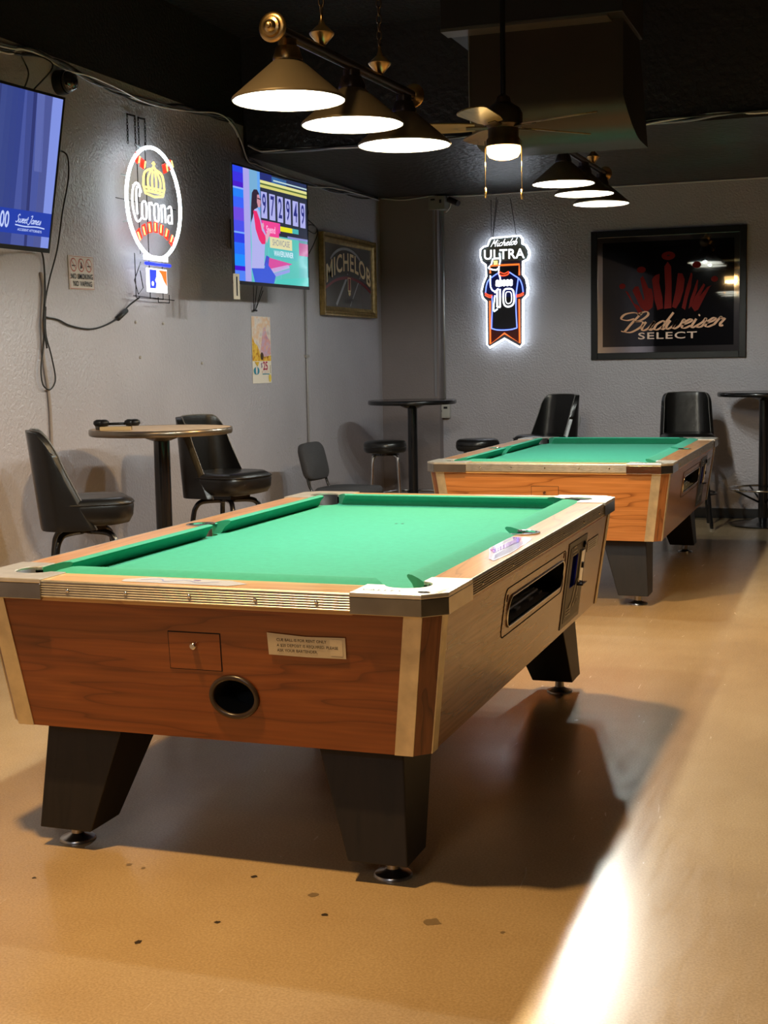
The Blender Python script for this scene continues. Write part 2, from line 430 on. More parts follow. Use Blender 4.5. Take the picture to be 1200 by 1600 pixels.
# worn spots in the floor
def stain(px, py, r, m):
    bm = bmesh.new(); k = 11
    ang0 = random.random() * 6
    pts = [(px + r * (0.6 + 0.6 * random.random()) * math.cos(2 * PI * i / k + ang0), py + 1.2 * r * (0.5 + 0.6 * random.random()) * math.sin(2 * PI * i / k + ang0)) for i in range(k)]
    vs = [bm.verts.new((x, y, 0.0006)) for x, y in pts]; bm.faces.new(vs)
    return obj('chip_mark', bm, m, floor)
M_ST1 = mat('dark_floor_chip', (0.03, 0.02, 0.012), 0.5); M_ST2 = mat('stained_floor_patch', (0.20, 0.14, 0.075), 0.35)
for x, y, r, d in STAINS if 'STAINS' in globals() else [
        (-1.53, 3.20, 0.010, 1), (-1.49, 2.90, 0.009, 1), (-1.25, 3.02, 0.009, 1), (-1.62, 2.74, 0.011, 1), (-0.98, 3.06, 0.024, 0),
        (-1.33, 3.13, 0.016, 0), (-1.90, 3.18, 0.010, 0), (-0.80, 3.05, 0.007, 0), (-2.10, 3.02, 0.006, 1), (-1.85, 3.17, 0.007, 0)]:
    stain(x, y, r, M_ST1 if d else M_ST2)

# ================================================================== POOL TABLES
def oct_pts(hx, hy, c): return [(-hx + c, -hy), (hx - c, -hy), (hx, -hy + c), (hx, hy - c), (hx - c, hy), (-hx + c, hy), (-hx, hy - c), (-hx, -hy + c)]
def make_pool_table():
    root = empty('pool_table')
    HX, HY = 0.6925, 1.244
    tx, ty, bx, by = 0.6775, 1.226, 0.627, 1.175
    ztop, zbot = 0.753, 0.37
    # cabinet -----------------------------------------------------------
    bm = bmesh.new(); T = oct_pts(tx, ty, 0.039); B = oct_pts(bx, by, 0.036)
    tv = [bm.verts.new((x, y, ztop)) for x, y in T]; bv = [bm.verts.new((x, y, zbot)) for x, y in B]
    bm.faces.new(tv).material_index = 2; bm.faces.new(bv).material_index = 2
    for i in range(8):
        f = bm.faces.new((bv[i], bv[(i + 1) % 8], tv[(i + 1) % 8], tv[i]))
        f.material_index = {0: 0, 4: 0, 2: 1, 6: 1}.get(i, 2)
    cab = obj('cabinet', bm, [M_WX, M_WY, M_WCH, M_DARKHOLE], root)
    # recesses: oval ball-return hole in the near end, ball window in the long side, six pockets
    cut = []
    bm = bmesh.new(); lathe(bm, [(1, -0.12), (1, 0.05)], 40, mtx=Matrix.Rotation(PI / 2, 3, 'X') @ Matrix.Diagonal((0.062, 0.050, 1)), mi=3)
    for v in bm.verts: v.co += Vector((0.098, -1.20, 0.497))
    c = obj('cut', bm, [M_WX, M_WY, M_WCH, M_DARKHOLE]); cut.append(c)
    def stadium(y0, y1, z0, z1, r, n=6):
        out = []
        for cy, cz, a in ((y1 - r, z1 - r, 0), (y0 + r, z1 - r, PI / 2), (y0 + r, z0 + r, PI), (y1 - r, z0 + r, 1.5 * PI)):
            for i in range(n + 1): out.append((cy + r * math.cos(a + PI / 2 * i / n), cz + r * math.sin(a + PI / 2 * i / n)))
        return out
    bm = bmesh.new(); prism(bm, stadium(-0.468, 0.335, 0.568, 0.664, 0.04), 0.56, 0.72, 3, lambda y, z, x: Vector((x, y, z)))
    cut.append(obj('cut', bm, [M_WX, M_WY, M_WCH, M_DARKHOLE]))
    bm = bmesh.new(); box(bm, 0.59, 0.72, 0.47, 0.58, 0.53, 0.66, 3)
    cut.append(obj('cut', bm, [M_WX, M_WY, M_WCH, M_DARKHOLE]))
    boolean(cab, cut); drop(cut)
    bm = bmesh.new(); bm.from_mesh(cab.data)
    bmesh.ops.delete(bm, geom=[f for f in bm.faces if f.normal.z > 0.95 and f.calc_center_median().z > 0.74], context='FACES')
    bm.to_mesh(cab.data); bm.free()
    def front(x, z, e=0.0):      # point on the near end panel
        t = (ztop - z) / (ztop - zbot); return Vector((x, -ty + t * (ty - by) - e, z))
    def side(y, z, e=0.0, s=1):
        t = (ztop - z) / (ztop - zbot); return Vector((s * (tx - t * (tx - bx) + e), y, z))
    # metal corner strips --------------------------------------------------
    for sx in (-1, 1):
        for sy in (-1, 1):
            bm = bmesh.new(); q = [(sx * 0.541, sy * by, zbot), (sx * 0.592, sy * by, zbot), (sx * 0.639, sy * ty, ztop), (sx * 0.589, sy * ty, ztop)]
            if sx * sy > 0: q = q[::-1]
            slab(bm, q, 0.004); obj('corner_strip', bm, M_STRIP, root, bevel=0.0012)
            bm = bmesh.new(); q = [(sx * bx, sy * 1.139, zbot), (sx * bx, sy * 1.092, zbot), (sx * tx, sy * 1.140, ztop), (sx * tx, sy * 1.187, ztop)]
            if sx * sy > 0: q = q[::-1]
            slab(bm, q, 0.004); obj('corner_strip', bm, M_STRIP, root, bevel=0.0012)
    # bed and cushions -----------------------------------------------------
    pk = [(sx * 0.560, sy * 1.097) for sx in (-1, 1) for sy in (-1, 1)]; PR = 0.0615
    sp = [(-0.592, 0.0), (0.592, 0.0)]; SR = 0.052
    cuts = []
    for (x, y), r in [(p, PR) for p in pk] + [(p, SR) for p in sp]:
        bm = bmesh.new(); lathe(bm, [(r, 0.5), (r, 0.9)], 36, (x, y, 0)); cuts.append(obj('cut', bm, M_RUB))
    bm = bmesh.new(); box(bm, -0.60, 0.60, -1.135, 1.135, 0.735, 0.762)
    bed = obj('playing_surface', bm, M_FELT, root); boolean(bed, cuts)
    # rails of wood
    for sx in (-1, 1):
        bm = bmesh.new(); box(bm, min(sx * 0.582, sx * 0.687), max(sx * 0.582, sx * 0.687), -0.972, 0.972, 0.742, 0.799)
        r = obj('rail', bm, M_RY, root); boolean(r, cuts[4:])
    for sy in (-1, 1):
        bm = bmesh.new(); box(bm, -0.455, 0.455, min(sy * 1.117, sy * 1.238), max(sy * 1.117, sy * 1.238), 0.742, 0.799)
        obj('rail', bm, M_RX, root)
    # ribbed aluminium trim round the rails
    def ribbed(name, p0, p1, n):
        bm = bmesh.new(); p0 = Vector(p0); p1 = Vector(p1); n = Vector(n)
        prof = [(0.0, 0.799), (0.004, 0.7995), (0.0065, 0.796)]
        z = 0.794
        for k in range(6):
            prof += [(0.007, z), (0.0046, z - 0.0022), (0.0046, z - 0.0035), (0.007, z - 0.0058)]; z -= 0.0066
        prof += [(0.006, 0.752), (0.0, 0.751), (-0.006, 0.753), (-0.006, 0.797)]
        A = [bm.verts.new(p0 + n * a + Vector((0, 0, z))) for a, z in prof]; Bv = [bm.verts.new(p1 + n * a + Vector((0, 0, z))) for a, z in prof]
        k = len(prof)
        for i in range(k): bm.faces.new((A[i], A[(i + 1) % k], Bv[(i + 1) % k], Bv[i]))
        bm.faces.new(A); bm.faces.new(Bv)
        return obj(name, bm, M_ALU, root)
    for s in (-1, 1):
        ribbed('rail_trim', (-0.457, s * 1.237, 0), (0.457, s * 1.237, 0), (0, s, 0))
        ribbed('rail_trim', (s * 0.6855, -0.973, 0), (s * 0.6855, 0.973, 0), (s, 0, 0))
    def screw(p, n):
        bm = bmesh.new(); rot = Vector((0, 0, 1)).rotation_difference(Vector(n)).to_matrix()
        lathe(bm, [(0.0055, 0), (0.005, 0.0015), (0.0025, 0.0028), (0, 0.003)], 12, p, mtx=rot); obj('screw', bm, M_CHROME, root, smooth=True)
    for x in (-0.37, -0.19, 0.0, 0.19, 0.36): screw((x, -1.2443, 0.773), (0, -1, 0))
    for y in (-0.86, -0.52, -0.18, 0.2, 0.55, 0.86): screw((0.6928, y, 0.773), (1, 0, 0))
    # pockets --------------------------------------------------------------
    for i, (x, y) in enumerate(pk + sp):
        r = PR if i < 4 else SR; bm = bmesh.new()
        lathe(bm, [(r + 0.003, 0.797), (r - 0.001, 0.797), (r - 0.001, 0.70), (r * 0.8, 0.672), (0, 0.665), (0, 0.660), (r * 0.85, 0.665), (r + 0.003, 0.70)], 36, (x, y, 0), cap=False)
        bmesh.ops.delete(bm, geom=[v for v in bm.verts if v.co.z > 0.763 and abs(v.co.x) < (0.555 if i < 4 else 0.575) ] if i >= 4 else
                         [v for v in bm.verts if v.co.z > 0.763 and (abs(v.co.x) - abs(x)) + (abs(v.co.y) - abs(y)) < -0.012], context='VERTS')
        obj('pocket', bm, M_RUB, root, smooth=True)
        if i >= 4:
            s = 1 if x > 0 else -1; bm = bmesh.new(); pts = []
            a0, a1 = -2.1, 2.1; n = 24; ro, ri = SR + 0.010, SR - 0.001
            out = [(x + s * ro * math.cos(a0 + (a1 - a0) * k / n), y + ro * math.sin(a0 + (a1 - a0) * k / n)) for k in range(n + 1)]
            inn = [(x + s * ri * math.cos(a0 + (a1 - a0) * k / n), y + ri * math.sin(a0 + (a1 - a0) * k / n)) for k in range(n + 1)]
            prism(bm, out + inn[::-1], 0.797, 0.8035); obj('pocket_collar', bm, M_CHROME, root, bevel=0.001)
    # corner castings --------------------------------------------------------
    for sx in (-1, 1):
        for sy in (-1, 1):
            px, py = 0.560, 1.097; n = 18
            a0 = math.atan2(0.02, -math.sqrt(PR ** 2 - 0.02 ** 2)); a1 = math.atan2(-math.sqrt(PR ** 2 - 0.022 ** 2), 0.022)
            arc = [(px + PR * math.cos(a0 + (a1 - a0) * k / n), py + PR * math.sin(a0 + (a1 - a0) * k / n)) for k in range(n + 1)]
            # arc runs over the outer side of the pocket
            poly = [(0.452, 1.117)] + arc + [(0.582, 0.971), (0.697, 0.971), (0.697, 1.193), (0.642, 1.249), (0.452, 1.249)]
            poly = [(sx * a, sy * b) for a, b in poly]
            bm = bmesh.new(); prism(bm, poly, 0.791, 0.803)
            sk = [(0.452, 1.249), (0.642, 1.249), (0.697, 1.193), (0.697, 0.971), (0.683, 0.971), (0.683, 1.187), (0.636, 1.236), (0.452, 1.236)]
            cst = obj('corner_casting', bm, M_CAST, root, bevel=0.0025)
            bm = bmesh.new(); prism(bm, [(sx * a, sy * b) for a, b in sk], 0.746, 0.7915)
            obj('casting_skirt', bm, M_SKIRT, cst, bevel=0.002)
            # engraved lettering and lines
            art = bmesh.new()
            if sy < 0 and sx > 0:
                A = Art(); A.text('VALLEY', 0, 0, 0.026, M_BLK, space=1.35)
                A.disc(0.112, -0.004, 0.017, 0.011, M_BLK).layer().disc(0.112, -0.004, 0.0145, 0.0085, M_CHROME).layer().text('V', 0.112, -0.004, 0.016, M_BLK, bold=0.0006)
                A.stroke([(0.145, -0.012), (0.150, 0.055)], 0.0022, M_BLK, 0).stroke([(0.153, -0.016), (0.158, 0.062)], 0.0018, M_BLK, 0)
                A.stroke([(-0.08, -0.026), (0.10, -0.030)], 0.0012, M_BLK, 0)
                e = A.build('engraving', cst); e.rotation_euler = (-PI / 2, 0, 0); e.location = (0.525, -1.205, 0.8035)
            art.free()
    # cushions -----------------------------------------------------------------
    prof = [(0.0, 0.799), (0.02, 0.806), (0.045, 0.811), (0.061, 0.8105), (0.066, 0.807), (0.064, 0.801), (0.046, 0.787), (0.030, 0.7625), (0.0, 0.7625)]
    def cushion(p0, p1, inn, k0, k1):
        p0, p1, inn = Vector(p0), Vector(p1), Vector(inn); t = (p1 - p0).normalized(); bm = bmesh.new()
        A = [bm.verts.new(p0 + inn * d + t * d * k0 + Vector((0, 0, z))) for d, z in prof]
        Bv = [bm.verts.new(p1 + inn * d - t * d * k1 + Vector((0, 0, z))) for d, z in prof]
        n = len(prof)
        for i in range(n): bm.faces.new((A[i], A[(i + 1) % n], Bv[(i + 1) % n], Bv[i]))
        bm.faces.new(A); bm.faces.new(Bv); obj('cushion', bm, M_CUSH, root, smooth=True, angle=50)
    for s in (-1, 1):
        cushion((-0.500, s * 1.117, 0), (0.500, s * 1.117, 0), (0, -s, 0), 0.85, 0.85)
        cushion((s * 0.582, -1.037, 0), (s * 0.582, -0.050, 0), (-s, 0, 0), 0.85, 0.35)
        cushion((s * 0.582, 0.050, 0), (s * 0.582, 1.037, 0), (-s, 0, 0), 0.35, 0.85)
    bm = bmesh.new()
    for dx in (-0.012, 0.012): lathe(bm, [(0.006, 0.7622), (0.006, 0.7626), (0, 0.7626)], 14, (0.0 + dx, 0.47, 0))
    obj('foot_spot', bm, M_BLK, root)
    # near end details -----------------------------------------------------------
    bm = bmesh.new(); slab(bm, [front(-0.086, 0.566), front(0.070, 0.566), front(0.073, 0.672), front(-0.083, 0.672)], 0.0008)
    dr0 = obj('door_gap', bm, M_DARKHOLE, root)
    bm = bmesh.new(); slab(bm, [front(-0.0835, 0.5685), front(0.0675, 0.5685), front(0.0705, 0.6695), front(-0.0805, 0.6695)], 0.0022)
    door = obj('access_door', bm, M_WX, root)
    bm = bmesh.new(); rot = Matrix.Rotation(PI / 2, 3, 'X'); lathe(bm, [(0.009, 0), (0.009, 0.012), (0.007, 0.014), (0, 0.014)], 18, front(-0.007, 0.634), mtx=rot)
    box(bm, -0.0075, -0.0065, front(0, 0.634).y - 0.0145, front(0, 0.634).y - 0.013, 0.629, 0.639, 0)
    obj('lock', bm, M_CHROME, door, smooth=True, angle=40)
    bm = bmesh.new(); tube(bm, [front(0.098 + 0.066 * math.cos(a), 0.497 + 0.054 * math.sin(a), 0.003) for a in [2 * PI * k / 40 for k in range(40)]], 0.0075, 8, True)
    obj('ball_hole_ring', bm, mat('dark_brown_plastic', (0.03, 0.018, 0.012), 0.3), root, smooth=True)
    # long side details -----------------------------------------------------------
    bm = bmesh.new(); rim = [side(y, z, 0.002) for y, z in stadium(-0.468, 0.335, 0.568, 0.664, 0.04)]
    tube(bm, rim, 0.0035, 6, True); wf = obj('ball_window_frame', bm, M_CHROME, root, smooth=True)
    bm = bmesh.new(); rim = [side(y, z, 0.0006) for y, z in stadium(-0.520, 0.352, 0.545, 0.696, 0.03)]
    tube(bm, rim, 0.0016, 5, True); obj('panel_seam', bm, M_DARKHOLE, root)
    bm = bmesh.new()
    for dy in (0.588, 0.606): tube(bm, [(dy, -0.46, 0.585), (dy, 0.15, 0.585)], 0.0055, 8)
    for yy in (-0.36, -0.2, -0.02, 0.12): box(bm, 0.572, 0.622, yy, yy + 0.05, 0.571, 0.581)
    box(bm, 0.572, 0.646, -0.46, 0.17, 0.5695, 0.573); box(bm, 0.575, 0.580, -0.46, 0.15, 0.572, 0.615); box(bm, 0.596, 0.599, -0.46, 0.15, 0.572, 0.592)
    obj('ball_tray', bm, mat('pale_steel_tray', (0.75, 0.78, 0.80), 0.35, 0.4), root, smooth=True, angle=40)
    bm = bmesh.new(); slab(bm, [side(-0.49, 0.655, 0.0), side(-0.478, 0.655, 0.0), side(-0.478, 0.675, 0.0), side(-0.49, 0.675, 0.0)], 0.002)
    obj('latch', bm, mat('dark_red_metal', (0.09, 0.02, 0.012), 0.4), root); bm = bmesh.new()
    slab(bm, [side(0.315, 0.672, 0.0), side(0.325, 0.672, 0.0), side(0.325, 0.69, 0.0), side(0.315, 0.69, 0.0)], 0.002)
    obj('latch', bm, mat('dark_red_metal', (0.09, 0.02, 0.012), 0.4), root)
    # coin mechanism
    M_CP = mat('grey_coin_plate', (0.06, 0.06, 0.058), 0.38, 0.6)
    bm = bmesh.new(); slab(bm, [side(0.400, 0.392), side(0.742, 0.392), side(0.728, 0.712), side(0.392, 0.712)], 0.003)
    cp = obj('coin_mechanism', bm, M_CP, root, bevel=0.001)
    cut = []
    bm = bmesh.new(); box(bm, 0.60, 0.72, 0.475, 0.575, 0.535, 0.655); cut.append(obj('cut', bm, M_DARKHOLE)); boolean(cp, cut); drop(cut)
    bm = bmesh.new(); slab(bm, [side(0.430, 0.410, 0.003), side(0.716, 0.410, 0.003), side(0.700, 0.690, 0.003), side(0.424, 0.690, 0.003)], 0.0012)
    ip = obj('inner_plate', bm, M_BLK, cp)
    cut = []
    bm = bmesh.new(); box(bm, 0.60, 0.72, 0.475, 0.575, 0.535, 0.655); cut.append(obj('cut', bm, M_DARKHOLE)); boolean(ip, cut); drop(cut)
    bm = bmesh.new(); slab(bm, [side(0.485, 0.545, -0.03), side(0.53, 0.545, -0.03), side(0.535, 0.63, -0.03), side(0.50, 0.63, -0.03)], 0.002)
    obj('bill_slot_light', bm, glow('blue_slot_light', (0.06, 0.06, 1.0), 3.0), cp)
    bm = bmesh.new(); slab(bm, [side(0.615, 0.535, 0.004), side(0.672, 0.535, 0.004), side(0.668, 0.66, 0.004), side(0.612, 0.66, 0.004)], 0.008)
    obj('coin_slide', bm, M_CHROME, cp, bevel=0.002)
    bm = bmesh.new(); box(bm, 0.655, 0.680, 0.60, 0.68, 0.527, 0.533)
    obj('slide_handle', bm, M_BLKM, cp, bevel=0.001)
    bm = bmesh.new(); box(bm, 0.668, 0.676, 0.632, 0.655, 0.59, 0.61); obj('slide_stop', bm, M_BLKM, cp, bevel=0.001)
    bm = bmesh.new(); p = side(0.665, 0.676, 0.004); rotx = Matrix.Rotation(PI / 2, 3, 'Y')
    lathe(bm, [(0.013, 0), (0.013, 0.006), (0.009, 0.009), (0, 0.009)], 18, p, mtx=rotx); obj('lock', bm, M_BLKM, cp, smooth=True, angle=40)
    A = Art(); g = mat('grey_print', (0.5, 0.5, 0.5), 0.5)
    A.rect(-0.11, -0.03, 0.125, 0.130, g).rect(-0.11, -0.04, 0.112, 0.117, g).rect(-0.10, -0.05, 0.140, 0.147, g)
    pr0 = A; A = Art(-0.0012)
    A.stroke([(-0.06, -0.09), (-0.02, -0.07), (0.02, -0.01), (0.05, 0.0), (0.06, -0.04), (0.03, -0.08), (0.0, -0.09)], 0.012, g)
    arrow = A; A = pr0
    A.disc(0.075, -0.08, 0.016, 0.014, g).layer().disc(0.075, -0.08, 0.011, 0.009, M_BLK)
    for k in range(3): A.rect(-0.11, -0.04, -0.115 + 0.012 * k, -0.111 + 0.012 * k, g)
    A.rect(-0.12, -0.115, -0.12, -0.085, g).rect(-0.035, -0.03, -0.12, -0.085, g)
    pr = A.build('printed_instructions', cp); pr.rotation_euler = (math.radians(7.5), 0, PI / 2)
    pr.location = side(0.57, 0.545, 0.0052); pr.rotation_euler = Matrix.Rotation(PI / 2, 3, 'Z').to_euler(); 
    pr.rotation_euler = (Matrix.Rotation(PI / 2, 3, 'Z') @ Matrix.Rotation(math.atan2(tx - bx, ztop - zbot), 3, 'X')).to_euler()
    ar = arrow.build('arrow_print', cp); ar.rotation_euler = pr.rotation_euler; ar.location = pr.location
    # maker's label by the coin mechanism
    A = Art(); A.rect(-0.11, 0.11, -0.022, 0.022, mat('silver_label', (0.45, 0.43, 0.40), 0.3, 0.5)).layer()
    for k in range(4): A.rect(-0.09, 0.07 - 0.02 * (k % 2), 0.012 - 0.009 * k, 0.0145 - 0.009 * k, M_BLK)
    A.stroke([(-0.11, 0.022), (0.11, 0.022), (0.11, -0.022)], 0.003, M_BLK, 0)
    lb = A.build('side_label', root); lb.location = side(0.872, 0.652, 0.0012)
    lb.rotation_euler = (Matrix.Rotation(PI / 2, 3, 'Z') @ Matrix.Rotation(math.atan2(tx - bx, ztop - zbot), 3, 'X')).to_euler()
    # glossy maker's decals on the rails
    mw = mat('decal_white', (0.80, 0.80, 0.84), 0.12, coat=0.8); mp_ = mat('decal_purple', (0.38, 0.16, 0.62), 0.15, coat=0.8); ml = mat('decal_blue_line', (0.25, 0.28, 0.55), 0.2)
    A = Art(); A.poly([(-0.27, -0.035), (-0.12, -0.046), (0.20, -0.036), (0.255, -0.01), (0.26, 0.042), (0.22, 0.046), (-0.02, 0.046), (-0.24, -0.012)], mw).layer()
    A.poly([(-0.12, 0.005), (-0.05, 0.036), (0.0, 0.02), (0.10, 0.022), (0.17, 0.016), (0.25, 0.04), (0.24, 0.008), (0.13, -0.012), (0.04, -0.004), (-0.05, 0.0)], mp_)
    for k in range(5): A.stroke([(-0.24 + 0.02 * k, -0.026 + 0.004 * k), (-0.05, -0.036 + 0.007 * k), (0.16 - 0.01 * k, -0.026 + 0.006 * k)], 0.0022, ml, 3)
    A.layer()
    A.stroke([(-0.02, 0.036), (0.07, 0.032), (0.2, 0.034)], 0.002, ml, 3)
    d = A.build('rail_decal', root); d.rotation_euler = (Matrix.Rotation(PI / 2, 3, 'Z') @ Matrix.Rotation(-PI / 2, 3, 'X')).to_euler(); d.location = (0.628, -0.36, 0.7996)
    A = Art(); A.poly([(-0.17, -0.035), (0.15, -0.04), (0.19, 0.0), (0.12, 0.042), (-0.12, 0.045), (-0.18, 0.0)], mw).layer()
    A.stroke([(-0.13, 0.0), (-0.08, 0.02), (-0.05, -0.01), (0.0, 0.015), (0.05, -0.01), (0.1, 0.012)], 0.005, ml, 5).stroke([(-0.13, -0.022), (0.12, -0.022)], 0.002, ml, 0)
    A.disc(0.03, 0.022, 0.012, 0.006, mp_)
    d = A.build('rail_decal', root); d.rotation_euler = (-PI / 2, 0, 0); d.location = (-0.05, -1.178, 0.7996)
    # legs -----------------------------------------------------------------------
    for sx in (-1, 1):
        for sy in (-1, 1):
            bm = bmesh.new()
            lev = []
            for z, xa, xb, ya, yb in ((0.372, 0.295, 0.540, 0.84, 1.105), (0.058, 0.392, 0.560, 0.985, 1.145)):
                lev.append([bm.verts.new((sx * a, sy * b, z)) for a, b in ((xa, ya), (xb, ya), (xb, yb), (xa, yb))])
            for i in range(4): bm.faces.new((lev[0][i], lev[0][(i + 1) % 4], lev[1][(i + 1) % 4], lev[1][i]))
            bm.faces.new(lev[0]); bm.faces.new(lev[1])
            lg = obj('leg', bm, M_LEG, root, bevel=0.004)
            bm = bmesh.new(); lathe(bm, [(0.019, 0.060), (0.019, 0.022), (0.026, 0.016), (0.050, 0.008), (0.053, 0.003), (0.053, 0.0), (0, 0)], 28, (sx * 0.490, sy * 1.06, 0))
            obj('leveler_foot', bm, mat('worn_steel', (0.42, 0.40, 0.38), 0.28, 1.0), lg, smooth=True, angle=35)
    drop(cuts)
    return root
T1X, T1Y, T2Y = -1.6625, 4.381, 8.600
t1 = make_pool_table()
t1.location = (T1X, T1Y, 0)
tag(t1, 'large coin-operated pool table in the foreground with green felt, paper notice on its end', 'pool table', 'coin-operated pool tables')
t2 = copy_tree(t1, None, skip=('rail_decal',))
t2.location = (T1X - 0.003, T2Y, 0)
tag(t2, 'farther coin-operated pool table with green felt, standing behind the front one near the back wall', 'pool table', 'coin-operated pool tables')

for c in t2.children:       # far table: lighter, more orange laminate, lamp light put into its colour
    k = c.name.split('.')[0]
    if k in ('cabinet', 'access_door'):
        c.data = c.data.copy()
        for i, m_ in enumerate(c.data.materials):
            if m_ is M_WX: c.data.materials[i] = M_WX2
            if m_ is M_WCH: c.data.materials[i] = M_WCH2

# taped paper notice on the near end
A = Art(); mpap = mat('cream_paper', (0.55, 0.47, 0.33), 0.7)
A.poly([(-0.108, -0.028), (0.0, -0.030), (0.108, -0.029), (0.109, 0.028), (0.0, 0.0255), (-0.109, 0.032)], mpap).layer()
ink = mat('faded_ink', (0.06, 0.045, 0.035), 0.7); tape = mat('clear_tape', (0.62, 0.54, 0.39), 0.25)
A.rect(0.066, 0.100, -0.022, 0.022, tape).layer()
for k, s in enumerate(('CUE BALL IS FOR RENT ONLY', 'A $20 DEPOSIT IS REQUIRED. PLEASE', 'ASK YOUR BARTENDER.')):
    A.text(s, -0.083, 0.014 - 0.014 * k - (0.001 if k else 0), 0.0105, ink, align='LEFT', bold=0.00012)
pn = A.build('paper_notice'); t = (0.753 - 0.651) / 0.383
pn.location = (T1X + 0.319, T1Y - 1.226 + t * 0.051 - 0.0035, 0.651)
pn.rotation_euler = (math.radians(7.6), 0, math.radians(0)); 
pn.rotation_euler = (math.atan2(0.051, 0.383), 0, 0)
tag(pn, 'cream paper notice about cue ball rent taped to the end of the front pool table', 'notice')

# ================================================================== BILLIARD LIGHTS
M_BRONZE = mat('dark_bronze', (0.17, 0.135, 0.085), 0.45, 0.35)
M_BRZD = mat('bronze_rod', (0.05, 0.04, 0.045), 0.3, 0.6)
M_BRASS = mat('antique_brass', (0.55, 0.38, 0.17), 0.28, 1.0)
M_REFL = mat('white_shade_lining', (0.50, 0.50, 0.48), 0.6)
M_BULB = glow('lamp_bulb', (1.0, 0.98, 0.93), 12.0)
M_CHAIN = mat('bronze_chain', (0.16, 0.12, 0.08), 0.3, 0.9)
def chain(bm, x, y, z0, z1, ll=0.034, r=0.0028, wd=0.009):
    k = 0; z = z0
    while z < z1:
        pts = []
        for i in range(12):
            a = 2 * PI * i / 12; u = wd * math.cos(a); v = ll / 2 * math.sin(a)
            pts.append((x + (u if k % 2 else 0), y + (0 if k % 2 else u), z + ll / 2 + v))
        tube(bm, pts, r, 6, True); z += ll - 2.2 * r; k += 1
def make_billiard_light(p0, p1, p2, rim_r, label, group):
    """three cone shades on a rod; p's are the rim centres"""
    pts = [Vector(p) for p in (p0, p1, p2)]
    root = empty('billiard_light', (0, 0, 0)); root.location = pts[1]
    tag(root, label, 'billiard light', group); off = pts[1]
    dirv = (pts[2] - pts[0]).normalized()
    zr = 0.205
    a = pts[0] - dirv * 0.10 + Vector((0, 0, zr)) - off; b = pts[2] + dirv * 0.10 + Vector((0, 0, zr)) - off
    bm = bmesh.new(); tube(bm, [a, b], 0.0185, 16); obj('rod', bm, M_BRZD, root, smooth=True, angle=40)
    for e, s in ((a, -1), (b, 1)):
        bm = bmesh.new(); rot = Vector((0, 0, 1)).rotation_difference(dirv * s).to_matrix()
        lathe(bm, [(0.018, -0.02), (0.030, -0.012), (0.044, -0.004), (0.046, 0.004), (0.040, 0.010), (0.031, 0.010), (0.028, 0.018), (0.020, 0.020), (0.017, 0.028), (0.009, 0.031), (0.008, 0.038), (0, 0.041)], 28, e, mtx=rot)
        obj('end_cap', bm, M_BRASS, root, smooth=True, angle=50)
    for c in pts:
        q = c - off; k = rim_r / 0.18
        bm = bmesh.new()
        lathe(bm, [(0.180 * k, 0.0), (0.181 * k, 0.004), (0.178 * k, 0.010), (0.040, 0.128), (0.040, 0.131), (0.037, 0.131), (0.037, 0.127), (0.175 * k, 0.006), (0.177 * k, 0.0)], 56, q, cap=False)
        sh = obj('shade', bm, M_BRONZE, root, smooth=True, angle=45)
        bm = bmesh.new(); lathe(bm, [(0.1765 * k, 0.003), (0.174 * k, 0.0055), (0.036, 0.1245), (0, 0.1245)], 56, q, cap=False)
        obj('shade_lining', bm, M_REFL, sh, smooth=True)
        bm = bmesh.new(); lathe(bm, [(0.046, 0.122), (0.048, 0.130), (0.038, 0.160), (0.036, 0.166), (0.030, 0.166), (0.030, 0.188), (0, 0.19)], 28, q)
        obj('collar', bm, M_BRASS if c is pts[0] and rim_r > 0.17 and p0[1] < 5 else M_BRZD, root, smooth=True, angle=40)  # nearest collar goes brass: warm light on it put into the colour
        bm = bmesh.new(); lathe(bm, [(0, 0.036), (0.02, 0.040), (0.033, 0.056), (0.033, 0.072), (0.020, 0.096), (0.016, 0.118), (0, 0.12)], 20, q)
        bb = obj('bulb', bm, M_BULB, root, smooth=True)
        d = bpy.data.lights.new('bulb_light', 'POINT'); d.energy = POOL_W; d.shadow_soft_size = 0.034; d.color = POOL_COL
        l = bpy.data.objects.new('bulb_light', d); COL.objects.link(l); l.parent = root; l.location = q + Vector((0, 0, 0.042)); bb.visible_shadow = True
    for f in (0.30, 0.72):
        c = a.lerp(b, f)
        bm = bmesh.new(); lathe(bm, [(0.0, 0.016), (0.012, 0.020), (0.040, 0.052), (0.042, 0.058), (0.030, 0.070), (0.012, 0.086), (0.006, 0.105), (0.006, 0.118), (0, 0.12)], 24, c)
        obj('hanger_bell', bm, M_BRASS, root, smooth=True, angle=50)
        bm = bmesh.new(); chain(bm, c.x, c.y, c.z + 0.115, HT - off.z if (off.y + c.y) < YS else HC - off.z); obj('chain', bm, M_CHAIN, root, smooth=True)
    return root
make_billiard_light((-1.734, 4.051, 2.200), (-1.713, 4.565, 2.203), (-1.692, 5.075, 2.203), 0.180,
                    'bronze three-shade billiard light hanging over the front pool table', 'three-shade billiard lights')
make_billiard_light((-1.655, 7.84, 2.372), (-1.632, 8.33, 2.366), (-1.610, 8.78, 2.352), 0.180,
                    'bronze three-shade billiard light farther back over the rear pool table', 'three-shade billiard lights')

